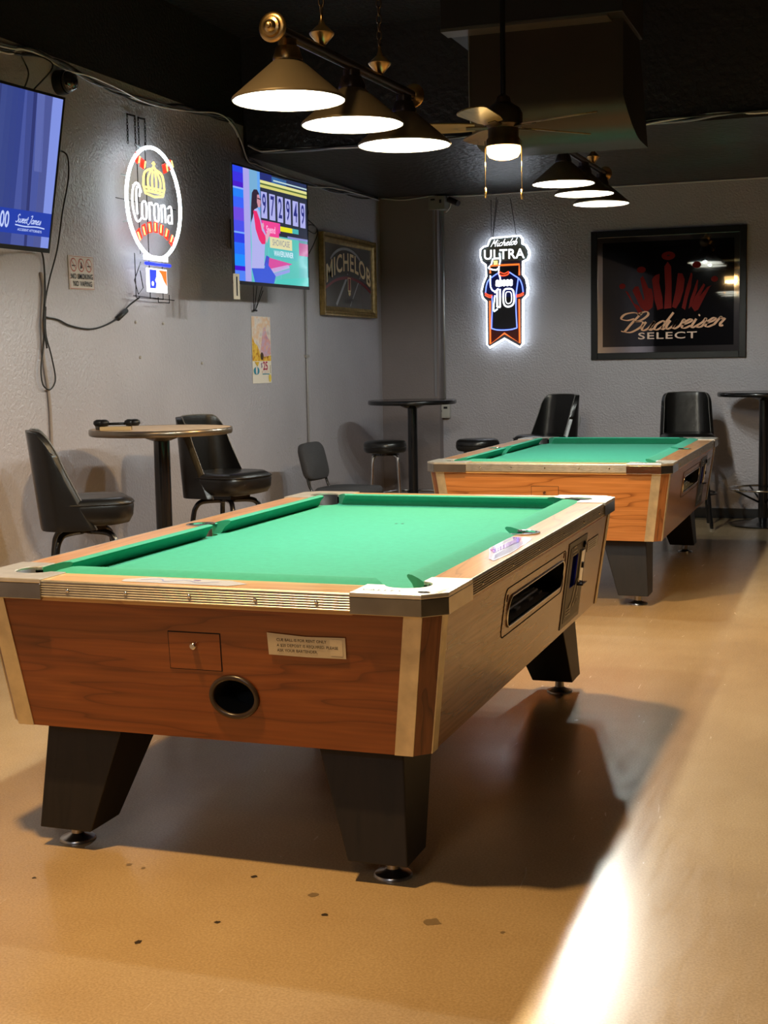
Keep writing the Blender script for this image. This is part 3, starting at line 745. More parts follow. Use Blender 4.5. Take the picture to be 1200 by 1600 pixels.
# ================================================================== CEILING FAN
def make_fan():
    root = empty('ceiling_fan', (-1.58, 6.17, 0), label='dark ceiling fan on a long downrod with a lit amber lamp and pull chains', cat='ceiling fan')
    bm = bmesh.new(); tube(bm, [(0, 0, 2.56), (0, 0, HT)], 0.0125, 12); obj('downrod', bm, M_BLKM, root, smooth=True, angle=40)
    bm = bmesh.new(); lathe(bm, [(0.07, HT - 0.0), (0.065, HT - 0.04), (0.02, HT - 0.07), (0, HT - 0.07)], 28); obj('canopy', bm, M_BLKM, root, smooth=True, angle=40)
    M_FB = mat('fan_bronze', (0.07, 0.045, 0.025), 0.35, 0.6)
    bm = bmesh.new(); lathe(bm, [(0.016, 2.575), (0.03, 2.565), (0.036, 2.54), (0.075, 2.515), (0.088, 2.49), (0.088, 2.44), (0.070, 2.425), (0.070, 2.385), (0.078, 2.375), (0.080, 2.345), (0, 2.345)], 36)
    obj('motor_housing', bm, M_FB, root, smooth=True, angle=40)
    bm = bmesh.new(); lathe(bm, [(0.078, 2.344), (0.078, 2.318), (0.066, 2.298), (0.04, 2.288), (0, 2.284)], 36)
    lb = obj('lamp_glass', bm, glow('amber_lamp_glass', (1.0, 0.60, 0.20), 9.0), root, smooth=True)
    M_BL = wood('fan_blade_wood', (0.10, 0.06, 0.02), (0.22, 0.14, 0.05), (0.28, 0.18, 0.07), 0)
    for k in range(5):
        a = math.radians(-22 + 72 * k); R_ = Matrix.Rotation(a, 4, 'Z') @ Matrix.Rotation(math.radians(11), 4, 'X')
        bm = bmesh.new(); n = 10; poly = [(0.13, -0.042), (0.20, -0.055), (0.42, -0.066)] + [(0.43 + 0.062 * math.sin(PI * i / n), -0.066 * math.cos(PI * i / n)) for i in range(n + 1)] + [(0.42, 0.066), (0.20, 0.055), (0.13, 0.042)]
        prism(bm, poly, -0.003, 0.003)
        b = obj('blade', bm, M_BL, root, bevel=0.001); b.matrix_local = Matrix.Translation((0, 0, 2.435)) @ R_
        bm = bmesh.new(); box(bm, 0.07, 0.17, -0.018, 0.018, -0.008, -0.003); br = obj('blade_bracket', bm, M_FB, b, bevel=0.002)
    for x, y, z in ((-0.078, -0.035, 2.13), (0.082, 0.01, 2.12)):
        bm = bmesh.new(); tube(bm, [(x, y, 2.37), (x, y, z + 0.03)], 0.0016, 6); tube(bm, [(x, y, z + 0.03), (x, y, z - 0.015)], 0.005, 10); obj('pull_chain', bm, M_BRASS, root, smooth=True)
    d = bpy.data.lights.new('fan_lamp_light', 'AREA'); d.shape = 'DISK'; d.size = 0.13; d.energy = 60; d.color = (1, 0.64, 0.27)
    l = bpy.data.objects.new('fan_lamp_light', d); COL.objects.link(l); l.parent = root; l.location = (0, 0, 2.28)
make_fan()

# ================================================================== AIR DUCT
M_DUCT = mat('brown_painted_duct', (0.034, 0.023, 0.015), 0.42, 0.2, noise=(4, 0.15))
M_DUCTB = mat('shade_black_duct', (0.012, 0.010, 0.010), 0.5)
root = empty('air_duct', (-1.53, 6.95, 3.0), label='dark sheet-metal air duct drop with rounded underside hanging behind the ceiling fan', cat='duct')
bm = bmesh.new(); prof = [(6.83, 3.02), (6.83, 2.66)] + [(6.83 + 0.26 * (1 - math.cos(t)), 2.66 - 0.19 * math.sin(t)) for t in [PI / 2 * k / 10 for k in range(1, 11)]] + [(7.34, 2.47), (7.34, 3.02)]
prism(bm, prof, -1.93, -1.145, 0, lambda y, z, x: Vector((x + 1.53 + (0.045 * max(0, 2.66 - z) / 0.19 if x > -1.5 else 0), y - 6.95, z - 3.0)))
de = obj('duct_elbow', bm, [M_DUCT, M_DUCTB], root, smooth=True, angle=35)
for p in de.data.polygons:
    if abs(p.normal.x) > 0.7: p.material_index = 1  # side faces coloured near-black to stand in for shade
bm = bmesh.new(); box(bm, -2.035 + 1.53, -1.125 + 1.53, 6.70 - 6.95, 7.33 - 6.95, 0.02, HT - 3.0); obj('duct_box', bm, M_DUCTB, root, bevel=0.004)
bm = bmesh.new()
box(bm, -2.035 + 1.53, -1.20 + 1.53, 6.70 - 6.95, 6.83 - 6.95, 0.008, 0.02); obj('duct_flange', bm, mat('galvanised_flange', (0.12, 0.11, 0.10), 0.4, 0.5), root)
bm = bmesh.new(); tube(bm, [(-1.925 + 1.53, 6.827 - 6.95, 0.01), (-1.925 + 1.53, 6.827 - 6.95, -0.34), (-1.925 + 1.53, 6.87 - 6.95, -0.44), (-1.925 + 1.53, 7.0 - 6.95, -0.51)], 0.003, 6, smoothn=4); obj('duct_seam', bm, mat('grey_seam', (0.25, 0.24, 0.23), 0.4, 0.4), root)

# ================================================================== TELEVISIONS
def orient(o, c, h, u):
    h = Vector(h).normalized(); u = Vector(u).normalized(); n = h.cross(u)    # n points away from the viewer side times -1
    Mx = Matrix((h, -n, u)).transposed().to_4x4(); Mx.translation = Vector(c); o.matrix_world = Mx
def pose(c, yaw, tilt, roll):
    n = Vector((math.cos(yaw) * math.cos(tilt), math.sin(yaw) * math.cos(tilt), -math.sin(tilt)))
    h = Vector((-math.sin(yaw), math.cos(yaw), 0)); up = n.cross(h)
    h2 = h * math.cos(roll) + up * math.sin(roll); u2 = -h * math.sin(roll) + up * math.cos(roll)
    Mx = Matrix((h2, -n, u2)).transposed().to_4x4(); Mx.translation = Vector(c); return Mx
def tv_body(mtx, W_, label):
    root = empty('television'); root.matrix_world = mtx; tag(root, label, 'television')
    H_ = W_ / 1.77
    bm = bmesh.new(); box(bm, -W_ / 2 - 0.004, W_ / 2 + 0.004, 0.004, 0.014, -H_ / 2 - 0.012, H_ / 2 + 0.004); box(bm, -W_ * 0.33, W_ * 0.40, 0.012, 0.06, -H_ * 0.36, H_ * 0.2)
    obj('casing', bm, M_BLK, root, bevel=0.004)
    bm = bmesh.new()
    for a in ((-W_ / 2 - 0.006, -W_ / 2 + 0.006, -H_ / 2 - 0.014, H_ / 2 + 0.006), (W_ / 2 - 0.006, W_ / 2 + 0.006, -H_ / 2 - 0.014, H_ / 2 + 0.006)):
        box(bm, a[0], a[1], -0.003, 0.01, a[2], a[3])
    box(bm, -W_ / 2, W_ / 2, -0.003, 0.01, H_ / 2 - 0.006, H_ / 2 + 0.006); box(bm, -W_ / 2, W_ / 2, -0.003, 0.01, -H_ / 2 - 0.014, -H_ / 2 + 0.008)
    obj('bezel', bm, M_BLK, root)
    return root, H_
def S(r, g, b, k=1.0): return screen_mat('screen_%d_%d_%d' % (r, g, b), srgb(r, g, b), k)
# television at the left edge of the wall
m1 = pose((-3.774, 5.155, 2.305), -0.102, 0.182, -0.004)
tv1, H1_ = tv_body(m1, 1.277, 'wall television at the left edge of the room showing a blue advert screen')
A = Art(0.001, 0.0004); Wd = 1.277
A.rect(-Wd / 2, Wd / 2, -H1_ / 2, H1_ / 2, S(72, 86, 158)).layer()
n = 14
for k in range(n):
    x0 = -0.2 + (0.36 + 0.2) * k / n; f = k / n
    A.rect(x0, x0 + 0.56 / n + 0.001, -0.36, 0.36, S(int(66 + 14 * math.sin(f * 5)), int(80 + 14 * math.sin(f * 5)), int(150 + 16 * math.sin(f * 5 + 0.5))))
A.layer()
A.rect(0.19, 0.203, 0.0, 0.36, S(50, 60, 118)).poly([(0.375, 0.36), (0.43, 0.36), (0.47, -0.19), (0.41, -0.19)], S(62, 74, 140)).layer()
A.poly([(0.42, 0.36), (0.445, 0.36), (0.475, -0.36), (0.455, -0.36)], S(46, 54, 112)).poly([(0.445, 0.36), (0.50, 0.36), (0.53, 0.0), (0.475, 0.0)], S(92, 104, 172))
A.poly([(0.50, 0.36), (0.56, 0.36), (0.575, -0.36), (0.52, -0.36)], S(76, 86, 150)).poly([(0.555, 0.36), (Wd / 2, 0.36), (Wd / 2, -0.36), (0.575, -0.36)], S(128, 146, 226)).layer()
A.rect(-Wd / 2, Wd / 2, -0.300, -0.187, S(34, 62, 168)).layer()
wt = S(190, 205, 250)
A.text('1-800-900-0000', 0.335, -0.243, 0.105, wt, align='RIGHT', bold=0.002, sx=0.62)
st, tw = script_strokes('Sweet James', 0.380, -0.246, 0.0185, 0.3, 1.22)
for q in st: A.stroke(q, 0.0042, wt, 5)
A.stroke([(0.378, -0.258), (0.45, -0.262), (0.53, -0.258), (0.59, -0.262)], 0.006, wt, 4)
A.text('ACCIDENT ATTORNEYS', 0.485, -0.279, 0.016, wt, bold=0.0003)
A.build('screen', tv1)
bm = bmesh.new(); box(bm, -0.5, 0.1, 0.0, 0.05, -0.40, -0.375); obj('sound_bar', bm, mat('dark_red_plastic', (0.05, 0.02, 0.02), 0.4), tv1, bevel=0.004)
# television showing the game
m2 = pose((-3.769, 8.48, 2.27), 0.023, 0.01, 0.015)
tv2, H2_ = tv_body(m2, 1.29, 'bright wall television showing a game show woman beside number boards')
Wd = 1.29; A = Art(0.001, 0.0004)
def Q(u, v): return ((u - 0.5) * Wd, (0.5 - v) * H2_)
def qp(pts, m): A.poly([Q(*p) for p in pts], m)
def qr(u0, u1, v0, v1, m): qp([(u0, v1), (u1, v1), (u1, v0), (u0, v0)], m)
qr(0, 1, 0, 1, S(95, 190, 190)); A.layer()
for v0, v1, c in ((0, .06, (40, 70, 235)), (.06, .14, (60, 50, 225)), (.14, .185, (75, 30, 200)), (.185, .20, (140, 175, 255)), (.20, .27, (40, 130, 250)), (.27, .36, (60, 100, 250)), (.36, .47, (110, 75, 225)), (.47, .565, (75, 80, 235)), (.565, .58, (120, 170, 255)), (.58, .66, (45, 60, 225)), (.66, .76, (40, 110, 250)), (.76, .86, (30, 140, 255)), (.86, .90, (70, 20, 210)), (.90, 1, (80, 130, 245))):
    qr(0, .135, v0, v1, S(*c))
qr(.135, .21, 0, 1, S(172, 165, 235)); qr(.21, .345, 0, .5, S(120, 175, 215)); qr(.31, .345, 0, .35, S(85, 150, 240))
qr(.345, 1, 0, .55, S(42, 48, 66)); qr(.345, .50, .0, .12, S(25, 35, 190)); qr(.5, .7, .02, .08, S(70, 150, 240)); qr(.7, 1, .0, .09, S(25, 50, 140)); qr(.86, 1, .52, .60, S(95, 165, 160)); qr(.66, 1, .56, .62, S(120, 120, 190)); A.layer()
qr(.345, 1, .10, .115, S(90, 110, 60)); qr(.345, 1, .075, .10, S(228, 226, 150)); qr(.52, 1, .045, .058, S(190, 215, 220)); qr(.345, 1, .115, .14, S(215, 210, 120)); A.layer()
for k, dgt in enumerate('972949'):
    u0 = .352 + .1075 * k; v0 = .175 + .004 * k; qr(u0, u0 + .078, v0, v0 + .235, S(176, 178, 238)); 
A.layer()
for k, dgt in enumerate('972949'):
    u0 = .352 + .1075 * k; v0 = .175 + .004 * k; x, z = Q(u0 + .039, v0 + .118); A.text(dgt, x, z, 0.185, S(42, 48, 128), sx=0.72, bold=0.003)
qr(.345, .60, .43, .52, S(214, 60, 170)); qr(.60, .77, .455, .50, S(232, 228, 40)); qr(.77, .86, .455, .50, S(70, 180, 180)); qr(.60, 1, .505, .535, S(40, 42, 60)); qr(.70, 1, .535, .555, S(130, 140, 205)); A.layer()
qr(.60, .86, .56, 1, S(90, 195, 185)); qr(.86, 1, .58, .70, S(190, 95, 150)); A.layer()
qr(.36, .58, .43, .565, S(240, 70, 150)); qr(.455, .76, .565, .665, S(226, 220, 172)); qr(.44, .84, .665, .755, S(88, 190, 192)); qp([(.42, .755), (.76, .79), (.52, .875), (.42, .86)], S(215, 80, 160))
qp([(.44, .86), (.70, .80), (.72, .83), (.45, .905)], S(190, 175, 225)); qp([(.46, .905), (.72, .84), (.72, .87), (.50, .93)], S(150, 160, 230)); qp([(.50, 1), (.54, .95), (1, .90), (1, 1)], S(75, 200, 190)); A.layer()
x, z = Q(.47, .505); A.text('Spend', x, z, 0.065, S(255, 190, 230), bold=0.0012)
x, z = Q(.605, .615); A.text('SHOWCASE', x, z, 0.058, S(150, 150, 155), bold=0.0008, sx=.95, space=1.05)
x, z = Q(.64, .712); A.text('WAVERUNNER', x, z, 0.052, S(225, 240, 255), bold=0.0008, sx=.95, space=1.05)
# woman in a long-sleeved pink and white top
qp([(.235, .21), (.26, .175), (.30, .17), (.325, .20), (.33, .24), (.315, .30), (.29, .36), (.25, .40), (.215, .47), (.22, .34)], S(52, 40, 56)); A.layer()
qp([(.30, .215), (.325, .21), (.34, .25), (.345, .275), (.335, .32), (.31, .325), (.295, .28)], S(205, 145, 160))
qp([(.26, .35), (.30, .33), (.33, .37), (.345, .45), (.40, .55), (.38, .70), (.37, .86), (.21, .87), (.22, .66), (.215, .50)], S(178, 178, 236))
qp([(.21, .87), (.37, .86), (.40, .80), (.52, .92), (.49, 1), (.25, 1)], S(60, 90, 215)); qp([(.40, .74), (.44, .75), (.42, .87), (.37, .83)], S(70, 80, 200)); A.layer()
qp([(.245, .36), (.29, .36), (.33, .44), (.35, .52), (.40, .57), (.39, .64), (.345, .645), (.31, .61), (.27, .52)], S(236, 46, 110)); qp([(.39, .57), (.44, .50), (.46, .53), (.41, .63)], S(225, 170, 190)); qp([(.345, .47), (.37, .45), (.38, .48), (.36, .52)], S(225, 170, 190))
qp([(.30, .24), (.34, .245), (.34, .255), (.30, .25)], S(30, 25, 40))
A.build('screen', tv2)
def wall_mount(tv, mtx, name='wall_mount'):
    bm = bmesh.new(); inv = mtx.inverted()
    c = mtx.translation; A0 = inv @ Vector((XL + 0.005, c.y + 0.15, c.z)); 
    box(bm, A0.x - 0.05, A0.x + 0.06, A0.y - 0.02, A0.y + 0.0, A0.z - 0.10, A0.z + 0.10); tube(bm, [(0, 0.06, 0), A0 + Vector((0, -0.01, 0.05))], 0.014, 8); tube(bm, [(0.04, 0.06, -0.06), A0 + Vector((0, -0.01, -0.05))], 0.014, 8)
    box(bm, -0.12, 0.12, 0.06, 0.075, -0.12, 0.10)
    obj(name, bm, M_BLKM, tv)
wall_mount(tv1, m1); wall_mount(tv2, m2)
# hanging number tag at the lower corner of the game television
A = Art(); mt_ = mat('tag_card', (0.55, 0.48, 0.38), 0.6)
A.poly([(-0.038, -0.075), (0.045, -0.07), (0.03, 0.085), (-0.05, 0.085)], mt_).layer().text('1', 0.0, 0.0, 0.17, M_BLK, bold=0.002)
tg = A.build('number_tag'); tg.matrix_world = m2 @ Matrix.Translation((-0.625, -0.006, -0.40))
bm = bmesh.new(); box(bm, -0.05, 0.045, 0.0005, 0.002, -0.075, 0.085); obj('card_back', bm, mt_, tg)
tag(tg, 'small card tag with the number 1 hanging from the corner of the bright television', 'tag')
# cords hanging below the game television
bm = bmesh.new()
for k, (a, b) in enumerate((((8.84, 1.93), (8.90, 1.765)), ((8.90, 1.93), (8.915, 1.765)), ((8.99, 1.93), (8.93, 1.765)), ((9.0, 1.9), (8.94, 1.77)))):
    tube(bm, [(XL + 0.05, a[0], a[1]), (XL + 0.02, b[0], b[1])], 0.003, 6)
tube(bm, [(XL + 0.02, 8.90, 1.758), (XL + 0.02, 8.95, 1.758)], 0.007, 8)
tag(obj('hanging_cord', bm, M_BLK), 'black cords hanging under the bright television above the poster', 'cord')
# plug box and loose wires beside the game television
root = empty('power_outlet', (XL + 0.02, 9.75, 2.38), label='wall outlet with plugged adapters and looping black wires right of the bright television', cat='outlet')
bm = bmesh.new(); box(bm, -0.02, 0.01, -0.05, 0.05, -0.07, 0.07); obj('outlet_plate', bm, mat('dark_beige_plastic', (0.14, 0.12, 0.09), 0.5), root, bevel=0.003)
bm = bmesh.new(); box(bm, 0.01, 0.05, -0.035, 0.03, -0.075, -0.02); obj('adapter', bm, M_BLK, root, bevel=0.004)
bm = bmesh.new(); box(bm, 0.012, 0.05, 0.02, 0.05, -0.09, -0.03); obj('adapter', bm, M_WHITE, root, bevel=0.003)
bm = bmesh.new(); box(bm, 0.012, 0.06, -0.04, 0.05, 0.02, 0.045); obj('adapter', bm, mat('tan_plug', (0.4, 0.35, 0.27), 0.5), root, bevel=0.003)
bm = bmesh.new()
for q in ([(0.03, 0.0, 0.03), (0.06, 0.12, 0.06), (0.05, 0.27, 0.03), (0.03, 0.24, -0.07), (0.02, 0.05, -0.22), (0.0, -0.15, -0.30)], [(0.04, 0.03, 0.03), (0.05, 0.2, 0.0), (0.04, 0.27, 0.05), (0.02, 0.1, 0.12), (0.02, -0.05, 0.20)],
          [(0.03, -0.02, 0.05), (0.05, 0.02, 0.17), (0.02, -0.05, 0.26), (0.02, -0.12, 0.15)], [(0.03, 0.0, 0.05), (0.06, 0.06, 0.14), (0.02, 0.08, 0.24)]):
    tube(bm, q, 0.004, 6, smoothn=6)
obj('wire', bm, M_BLK, root, smooth=True)

# ================================================================== WALL CABLES
M_CABW = mat('white_cable', (0.72, 0.72, 0.74), 0.5); M_CABB = mat('black_cable', (0.012, 0.012, 0.012), 0.5); M_CABG = mat('blue_grey_cable', (0.25, 0.28, 0.38), 0.5)
path = [(5.0, 2.95), (5.97, 2.98), (6.14, 3.0), (6.31, 3.015), (6.56, 3.0), (6.81, 2.98), (7.09, 2.965), (7.46, 2.96), (7.96, 3.0), (8.41, 3.03), (8.63, 3.02), (8.76, 2.93), (8.86, 2.81), (9.01, 2.79), (9.46, 2.76), (9.95, 2.76), (10.49, 2.78), (11.09, 2.80), (11.60, 2.815)]
for j, (m_, r_) in enumerate(((M_CABW, 0.006), (M_CABG, 0.006), (M_CABW, 0.005), (M_CABB, 0.006), (M_CABB, 0.005))):
    bm = bmesh.new(); ph = j * 1.7
    tube(bm, [(XL + 0.012 + 0.007 * (j % 3), y, z + 0.014 * math.sin(y * 5.1 + ph) + 0.010 * math.cos(y * 9 + 2 * ph)) for y, z in path], r_, 6, smoothn=5)
    tag(obj('wall_cable', bm, m_, smooth=True), '%s cable of the bundle run along the top of the left wall' % ('white', 'blue-grey', 'thin white', 'black', 'thin black')[j], 'cable', 'cables along the top of the left wall')
for j, (m_, r_) in enumerate(((M_CABG, 0.008), (M_CABW, 0.006), (M_CABB, 0.006))):
    bm = bmesh.new(); q = [(XL + 0.05, 2.90), (-4.02, 2.86), (-3.944, 2.845), (-3.655, 2.835), (-3.279, 2.83), (-2.912, 2.835), (-2.643, 2.84), (-2.30, 2.84), (-1.8, 2.84), (-1.41, 2.837), (-1.25, 2.845), (-1.056, 2.850), (-0.90, 2.86), (-0.745, 2.86), (-0.59, 2.856), (0.3, 2.87)]
    tube(bm, [(x, YS - 0.012 - 0.018 * j, z + 0.009 * math.sin(x * 7 + j * 2.1) + 0.004 * j) for x, z in q], r_, 6, smoothn=5)
    tag(obj('soffit_cable', bm, m_, smooth=True), '%s cable run along the lower edge of the ceiling soffit' % ('thick blue-grey', 'white', 'black')[j], 'cable', 'cables along the soffit edge')
bm = bmesh.new(); tube(bm, [(x, YW - (0.125 if x < -3.6 else 0.02), z) for x, z in ((XL + 0.02, 2.83), (-3.9, 2.805), (-3.64, 2.825), (-3.56, 2.828), (-3.17, 2.82), (-2.77, 2.823), (-1.83, 2.822), (-0.78, 2.822), (0.3, 2.82))], 0.006, 6, smoothn=5)
tag(obj('wall_cable', bm, M_CABW, smooth=True), 'white cable run along the top of the back wall', 'cable')
# drop cable on the left wall with looped black cords
bm = bmesh.new(); tube(bm, [(XL + 0.01, 6.26, 1.88), (XL + 0.01, 6.275, 1.8), (XL + 0.01, 6.25, 1.63), (XL + 0.01, 6.25, 1.43), (XL + 0.01, 6.285, 1.22), (XL + 0.01, 6.29, 1.02), (XL + 0.01, 6.28, 0.55)], 0.009, 8, smoothn=5)
tag(obj('drop_cable', bm, mat('tan_cable', (0.30, 0.25, 0.22), 0.5), smooth=True), 'tan cable dropping down the left wall behind the high-backed chair', 'cable')
bm = bmesh.new()
tube(bm, [(-3.74, 5.82, 2.3), (-3.85, 6.0, 2.45), (XL + 0.02, 6.47, 2.54), (XL + 0.02, 6.55, 2.52), (XL + 0.02, 6.55, 2.40), (XL + 0.02, 6.48, 2.22), (XL + 0.02, 6.41, 2.01), (XL + 0.02, 6.32, 1.84), (XL + 0.022, 6.265, 1.70), (XL + 0.024, 6.24, 1.52), (XL + 0.024, 6.20, 1.38), (XL + 0.024, 6.21, 1.29), (XL + 0.024, 6.27, 1.26), (XL + 0.024, 6.32, 1.29), (XL + 0.024, 6.33, 1.34), (XL + 0.03, 6.29, 1.45), (XL + 0.03, 6.25, 1.56), (XL + 0.03, 6.26, 1.70)], 0.0042, 6, smoothn=6)
o = obj('looped_cord', bm, M_CABB, smooth=True); o.parent = tv1; o.matrix_parent_inverse = m1.inverted()
bm = bmesh.new(); tube(bm, [(-3.88, 5.80, 1.96), (XL + 0.03, 6.25, 1.98), (XL + 0.026, 6.27, 1.8), (XL + 0.026, 6.25, 1.66), (XL + 0.03, 6.235, 1.6), (XL + 0.03, 6.255, 1.48)], 0.005, 6, smoothn=5)
o = obj('power_cord', bm, M_CABB, smooth=True); o.parent = tv1; o.matrix_parent_inverse = m1.inverted()
bm = bmesh.new(); tube(bm, [(XL + 0.06, 7.21, 1.785), (XL + 0.02, 7.14, 1.73), (XL + 0.015, 7.04, 1.665), (XL + 0.012, 6.89, 1.615), (XL + 0.012, 6.72, 1.59), (XL + 0.012, 6.52, 1.605), (XL + 0.012, 6.40, 1.635), (XL + 0.012, 6.29, 1.645)], 0.005, 6, smoothn=6)
tube(bm, [(XL + 0.02, 7.115, 1.705), (XL + 0.016, 7.02, 1.655)], 0.016, 8)
tag(obj('sign_cord', bm, M_CABB, smooth=True), 'black cord with inline switch running from the oval neon sign across the left wall', 'cord')
bm = bmesh.new(); tube(bm, [(-3.70, 5.60, 2.66), (-3.9, 6.10, 2.90), (XL + 0.03, 6.15, 2.985), (XL + 0.03, 6.20, 2.89), (-3.85, 5.72, 2.66)], 0.004, 6, smoothn=6)
o = obj('looped_wire', bm, M_CABB, smooth=True); o.parent = tv1; o.matrix_parent_inverse = m1.inverted()
# conduit under the game television
bm = bmesh.new(); tube(bm, [(XL + 0.012, 9.88, 1.98), (XL + 0.012, 9.876, 0.4)], 0.010, 8); 
cd = obj('wall_conduit', bm, mat('grey_conduit', (0.30, 0.29, 0.29), 0.45), smooth=True); tag(cd, 'slim grey conduit running down the left wall under the bright television', 'conduit')
bm = bmesh.new(); box(bm, XL, XL + 0.025, 9.855, 9.90, 1.42, 1.44); obj('conduit_clip', bm, M_ALU, cd)
# conduit, junction box and outlet on the column
root = empty('column_conduit', (-3.59, YW, 0), label='steel conduit dropping beside the corner column from a box to an outlet', cat='conduit')
bm = bmesh.new(); tube(bm, [(0.013, -0.02, 2.71), (0.015, -0.02, 1.0)], 0.011, 10); obj('pipe', bm, mat('steel_conduit', (0.5, 0.5, 0.5), 0.35, 0.7), root, smooth=True)
bm = bmesh.new(); box(bm, -0.083, 0.068, -0.135, -0.0, 2.705, 2.822); jb = obj('junction_box', bm, mat('beige_box', (0.26, 0.25, 0.22), 0.5), root, bevel=0.004)
bm = bmesh.new(); box(bm, -0.06, -0.02, -0.137, -0.134, 2.785, 2.80); box(bm, 0.02, 0.04, -0.137, -0.134, 2.76, 2.79); obj('knockout', bm, M_BLK, jb)
bm = bmesh.new(); box(bm, -0.07, 0.065, -0.05, -0.0, 0.862, 1.006); ob = obj('outlet_box', bm, mat('grey_outlet_box', (0.48, 0.47, 0.44), 0.45), root, bevel=0.004)
bm = bmesh.new(); box(bm, 0.01, 0.045, -0.052, -0.049, 0.945, 0.965); lathe(bm, [(0.014, 0), (0.014, 0.003), (0, 0.003)], 14, (-0.02, -0.05, 0.925), mtx=Matrix.Rotation(PI / 2, 3, 'X')); box(bm, -0.026, -0.014, -0.054, -0.05, 0.89, 0.925); obj('socket', bm, M_BLK, ob)
bm = bmesh.new(); tube(bm, [(0.068, -0.05, 2.80), (0.10, -0.05, 2.79), (0.095, -0.05, 2.73), (0.055, -0.05, 2.685)], 0.005, 6, smoothn=6); obj('loose_wire', bm, M_CABW, root, smooth=True)
# pale corner bead on the column
bm = bmesh.new(); box(bm, -3.640, -3.622, YW - 0.122, YW - 0.11, 1.06, 2.72); tag(obj('cable_cover', bm, mat('pale_cover', (0.24, 0.23, 0.25), 0.5)), 'pale strip cable cover running up the corner column', 'cable cover')
# cameras
root = empty('dome_camera', (XL, 6.52, 2.905), label='black dome security camera under the cables on the left wall', cat='camera')
bm = bmesh.new(); rx = Matrix.Rotation(PI / 2, 3, 'Y'); lathe(bm, [(0.065, 0), (0.065, 0.04), (0.06, 0.05), (0, 0.05)], 28, mtx=rx); obj('base', bm, M_BLK, root, smooth=True, angle=40)
bm = bmesh.new(); lathe(bm, [(0.058, 0.05), (0.055, 0.075), (0.038, 0.105), (0, 0.12)], 28, mtx=rx); obj('dome', bm, mat('smoked_dome', (0.01, 0.01, 0.01), 0.08, coat=1.0), root, smooth=True)
root = empty('bullet_camera', (-3.465, YW, 2.775), label='small dark security camera beside the junction box on the back wall', cat='camera')
bm = bmesh.new(); tube(bm, [(0, 0, 0.01), (0, -0.05, 0.0)], 0.012, 8); obj('bracket', bm, M_BLK, root)
bm = bmesh.new(); tube(bm, [(-0.04, -0.05, 0.02), (0.06, -0.10, -0.025)], 0.026, 14); obj('body', bm, mat('dark_camera_body', (0.03, 0.02, 0.02), 0.4), root, smooth=True, angle=40)
# small anchors left in the wall
for j, (y, z) in enumerate(((7.25, 1.64), (7.59, 1.64), (7.29, 1.43), (8.1, 1.39))):
    bm = bmesh.new(); lathe(bm, [(0.010, 0), (0.008, 0.01), (0, 0.014)], 10, (XL, y, z), mtx=rx)
    tag(obj('wall_anchor', bm, mat('pale_anchor', (0.5, 0.48, 0.45), 0.5), smooth=True), ('pale wall anchor left of the pair below the neon sign', 'pale wall anchor right of the pair below the neon sign', 'lone wall anchor above the round wooden table', 'lone wall anchor on the wall left of the poster')[j], 'wall anchor', 'old anchors in the left wall')
def scuff(parent_name, pts, label, back=True):
    bm = bmesh.new()
    for (a, z, l, ang) in pts:
        d = 0.0012; dx, dz = l / 2 * math.cos(ang), l / 2 * math.sin(ang); t = 0.003
        if back: v = [(a - dx, YW - d, z - dz - t), (a + dx, YW - d, z + dz - t), (a + dx, YW - d, z + dz + t), (a - dx, YW - d, z - dz + t)]
        else: v = [(XL + d, a - dx, z - dz - t), (XL + d, a + dx, z + dz - t), (XL + d, a + dx, z + dz + t), (XL + d, a - dx, z - dz + t)]
        bm.faces.new([bm.verts.new(q) for q in v])
    return tag(obj(parent_name, bm, mat('scuff_white', (0.40, 0.39, 0.38), 0.7)), label, 'scuff marks', kind='stuff')
scuff('wall_scuffs', [(-2.65 + random.uniform(-.9, 2.2), random.uniform(1.0, 2.1), random.uniform(.01, .045), random.uniform(-.8, .8)) for k in range(46)], 'scattered pale scuffs and chips on the back wall')
scuff('wall_scuffs', [(random.uniform(9.3, 10.9), random.uniform(.66, .80), random.uniform(.02, .07), random.uniform(-.2, .2)) for k in range(16)] + [(random.uniform(5.8, 9.5), random.uniform(.9, 1.6), .012, 1.0) for k in range(14)], 'pale scuffs on the left wall above the low chair', False)

# ================================================================== SIGNS ON THE LEFT WALL
RZ = Matrix.Rotation(PI / 2, 4, 'Z')            # local x -> +y, outward -y -> +x
def on_left(o, y, z, d): o.matrix_world = Matrix.Translation((XL + d, y, z)) @ RZ
# round neon beer sign
NW = glow('white_neon', (0.80, 0.96, 1.0), 10.0); NR = glow('red_neon', (1.0, 0.04, 0.02), 1.6); NY = glow('yellow_neon', (1.0, 0.80, 0.25), 1.7); NB = glow('blue_neon', (0.02, 0.04, 1.0), 2.2); NO = glow('orange_neon', (1.0, 0.17, 0.02), 1.5)
NWS = glow('white_letter_neon', (0.95, 0.97, 1.0), 2.2)
root = empty('neon_sign'); on_left(root, 7.32, 2.34, 0.12); tag(root, 'lit round neon beer sign reading Corona with baseball stitching on the left wall', 'neon sign')
bm = bmesh.new(); tube(bm, [(0.325 * math.cos(2 * PI * k / 56), 0, 0.325 * math.sin(2 * PI * k / 56)) for k in range(56)], 0.0105, 10, True); obj('ring_tube', bm, NW, root, smooth=True)
bm = bmesh.new()
def dbl(pts, x, z, s, sx, rr=0.0036, gap=0.05):
    for g in (-gap, gap):
        q = [Vector((x + (a + g) * s * sx, -0.006, z + b * s)) for a, b in pts]
        tube(bm, q, rr, 6, smoothn=3 if len(pts) > 2 else 0)
CX, CZ, CS = -0.275, -0.105, 0.105
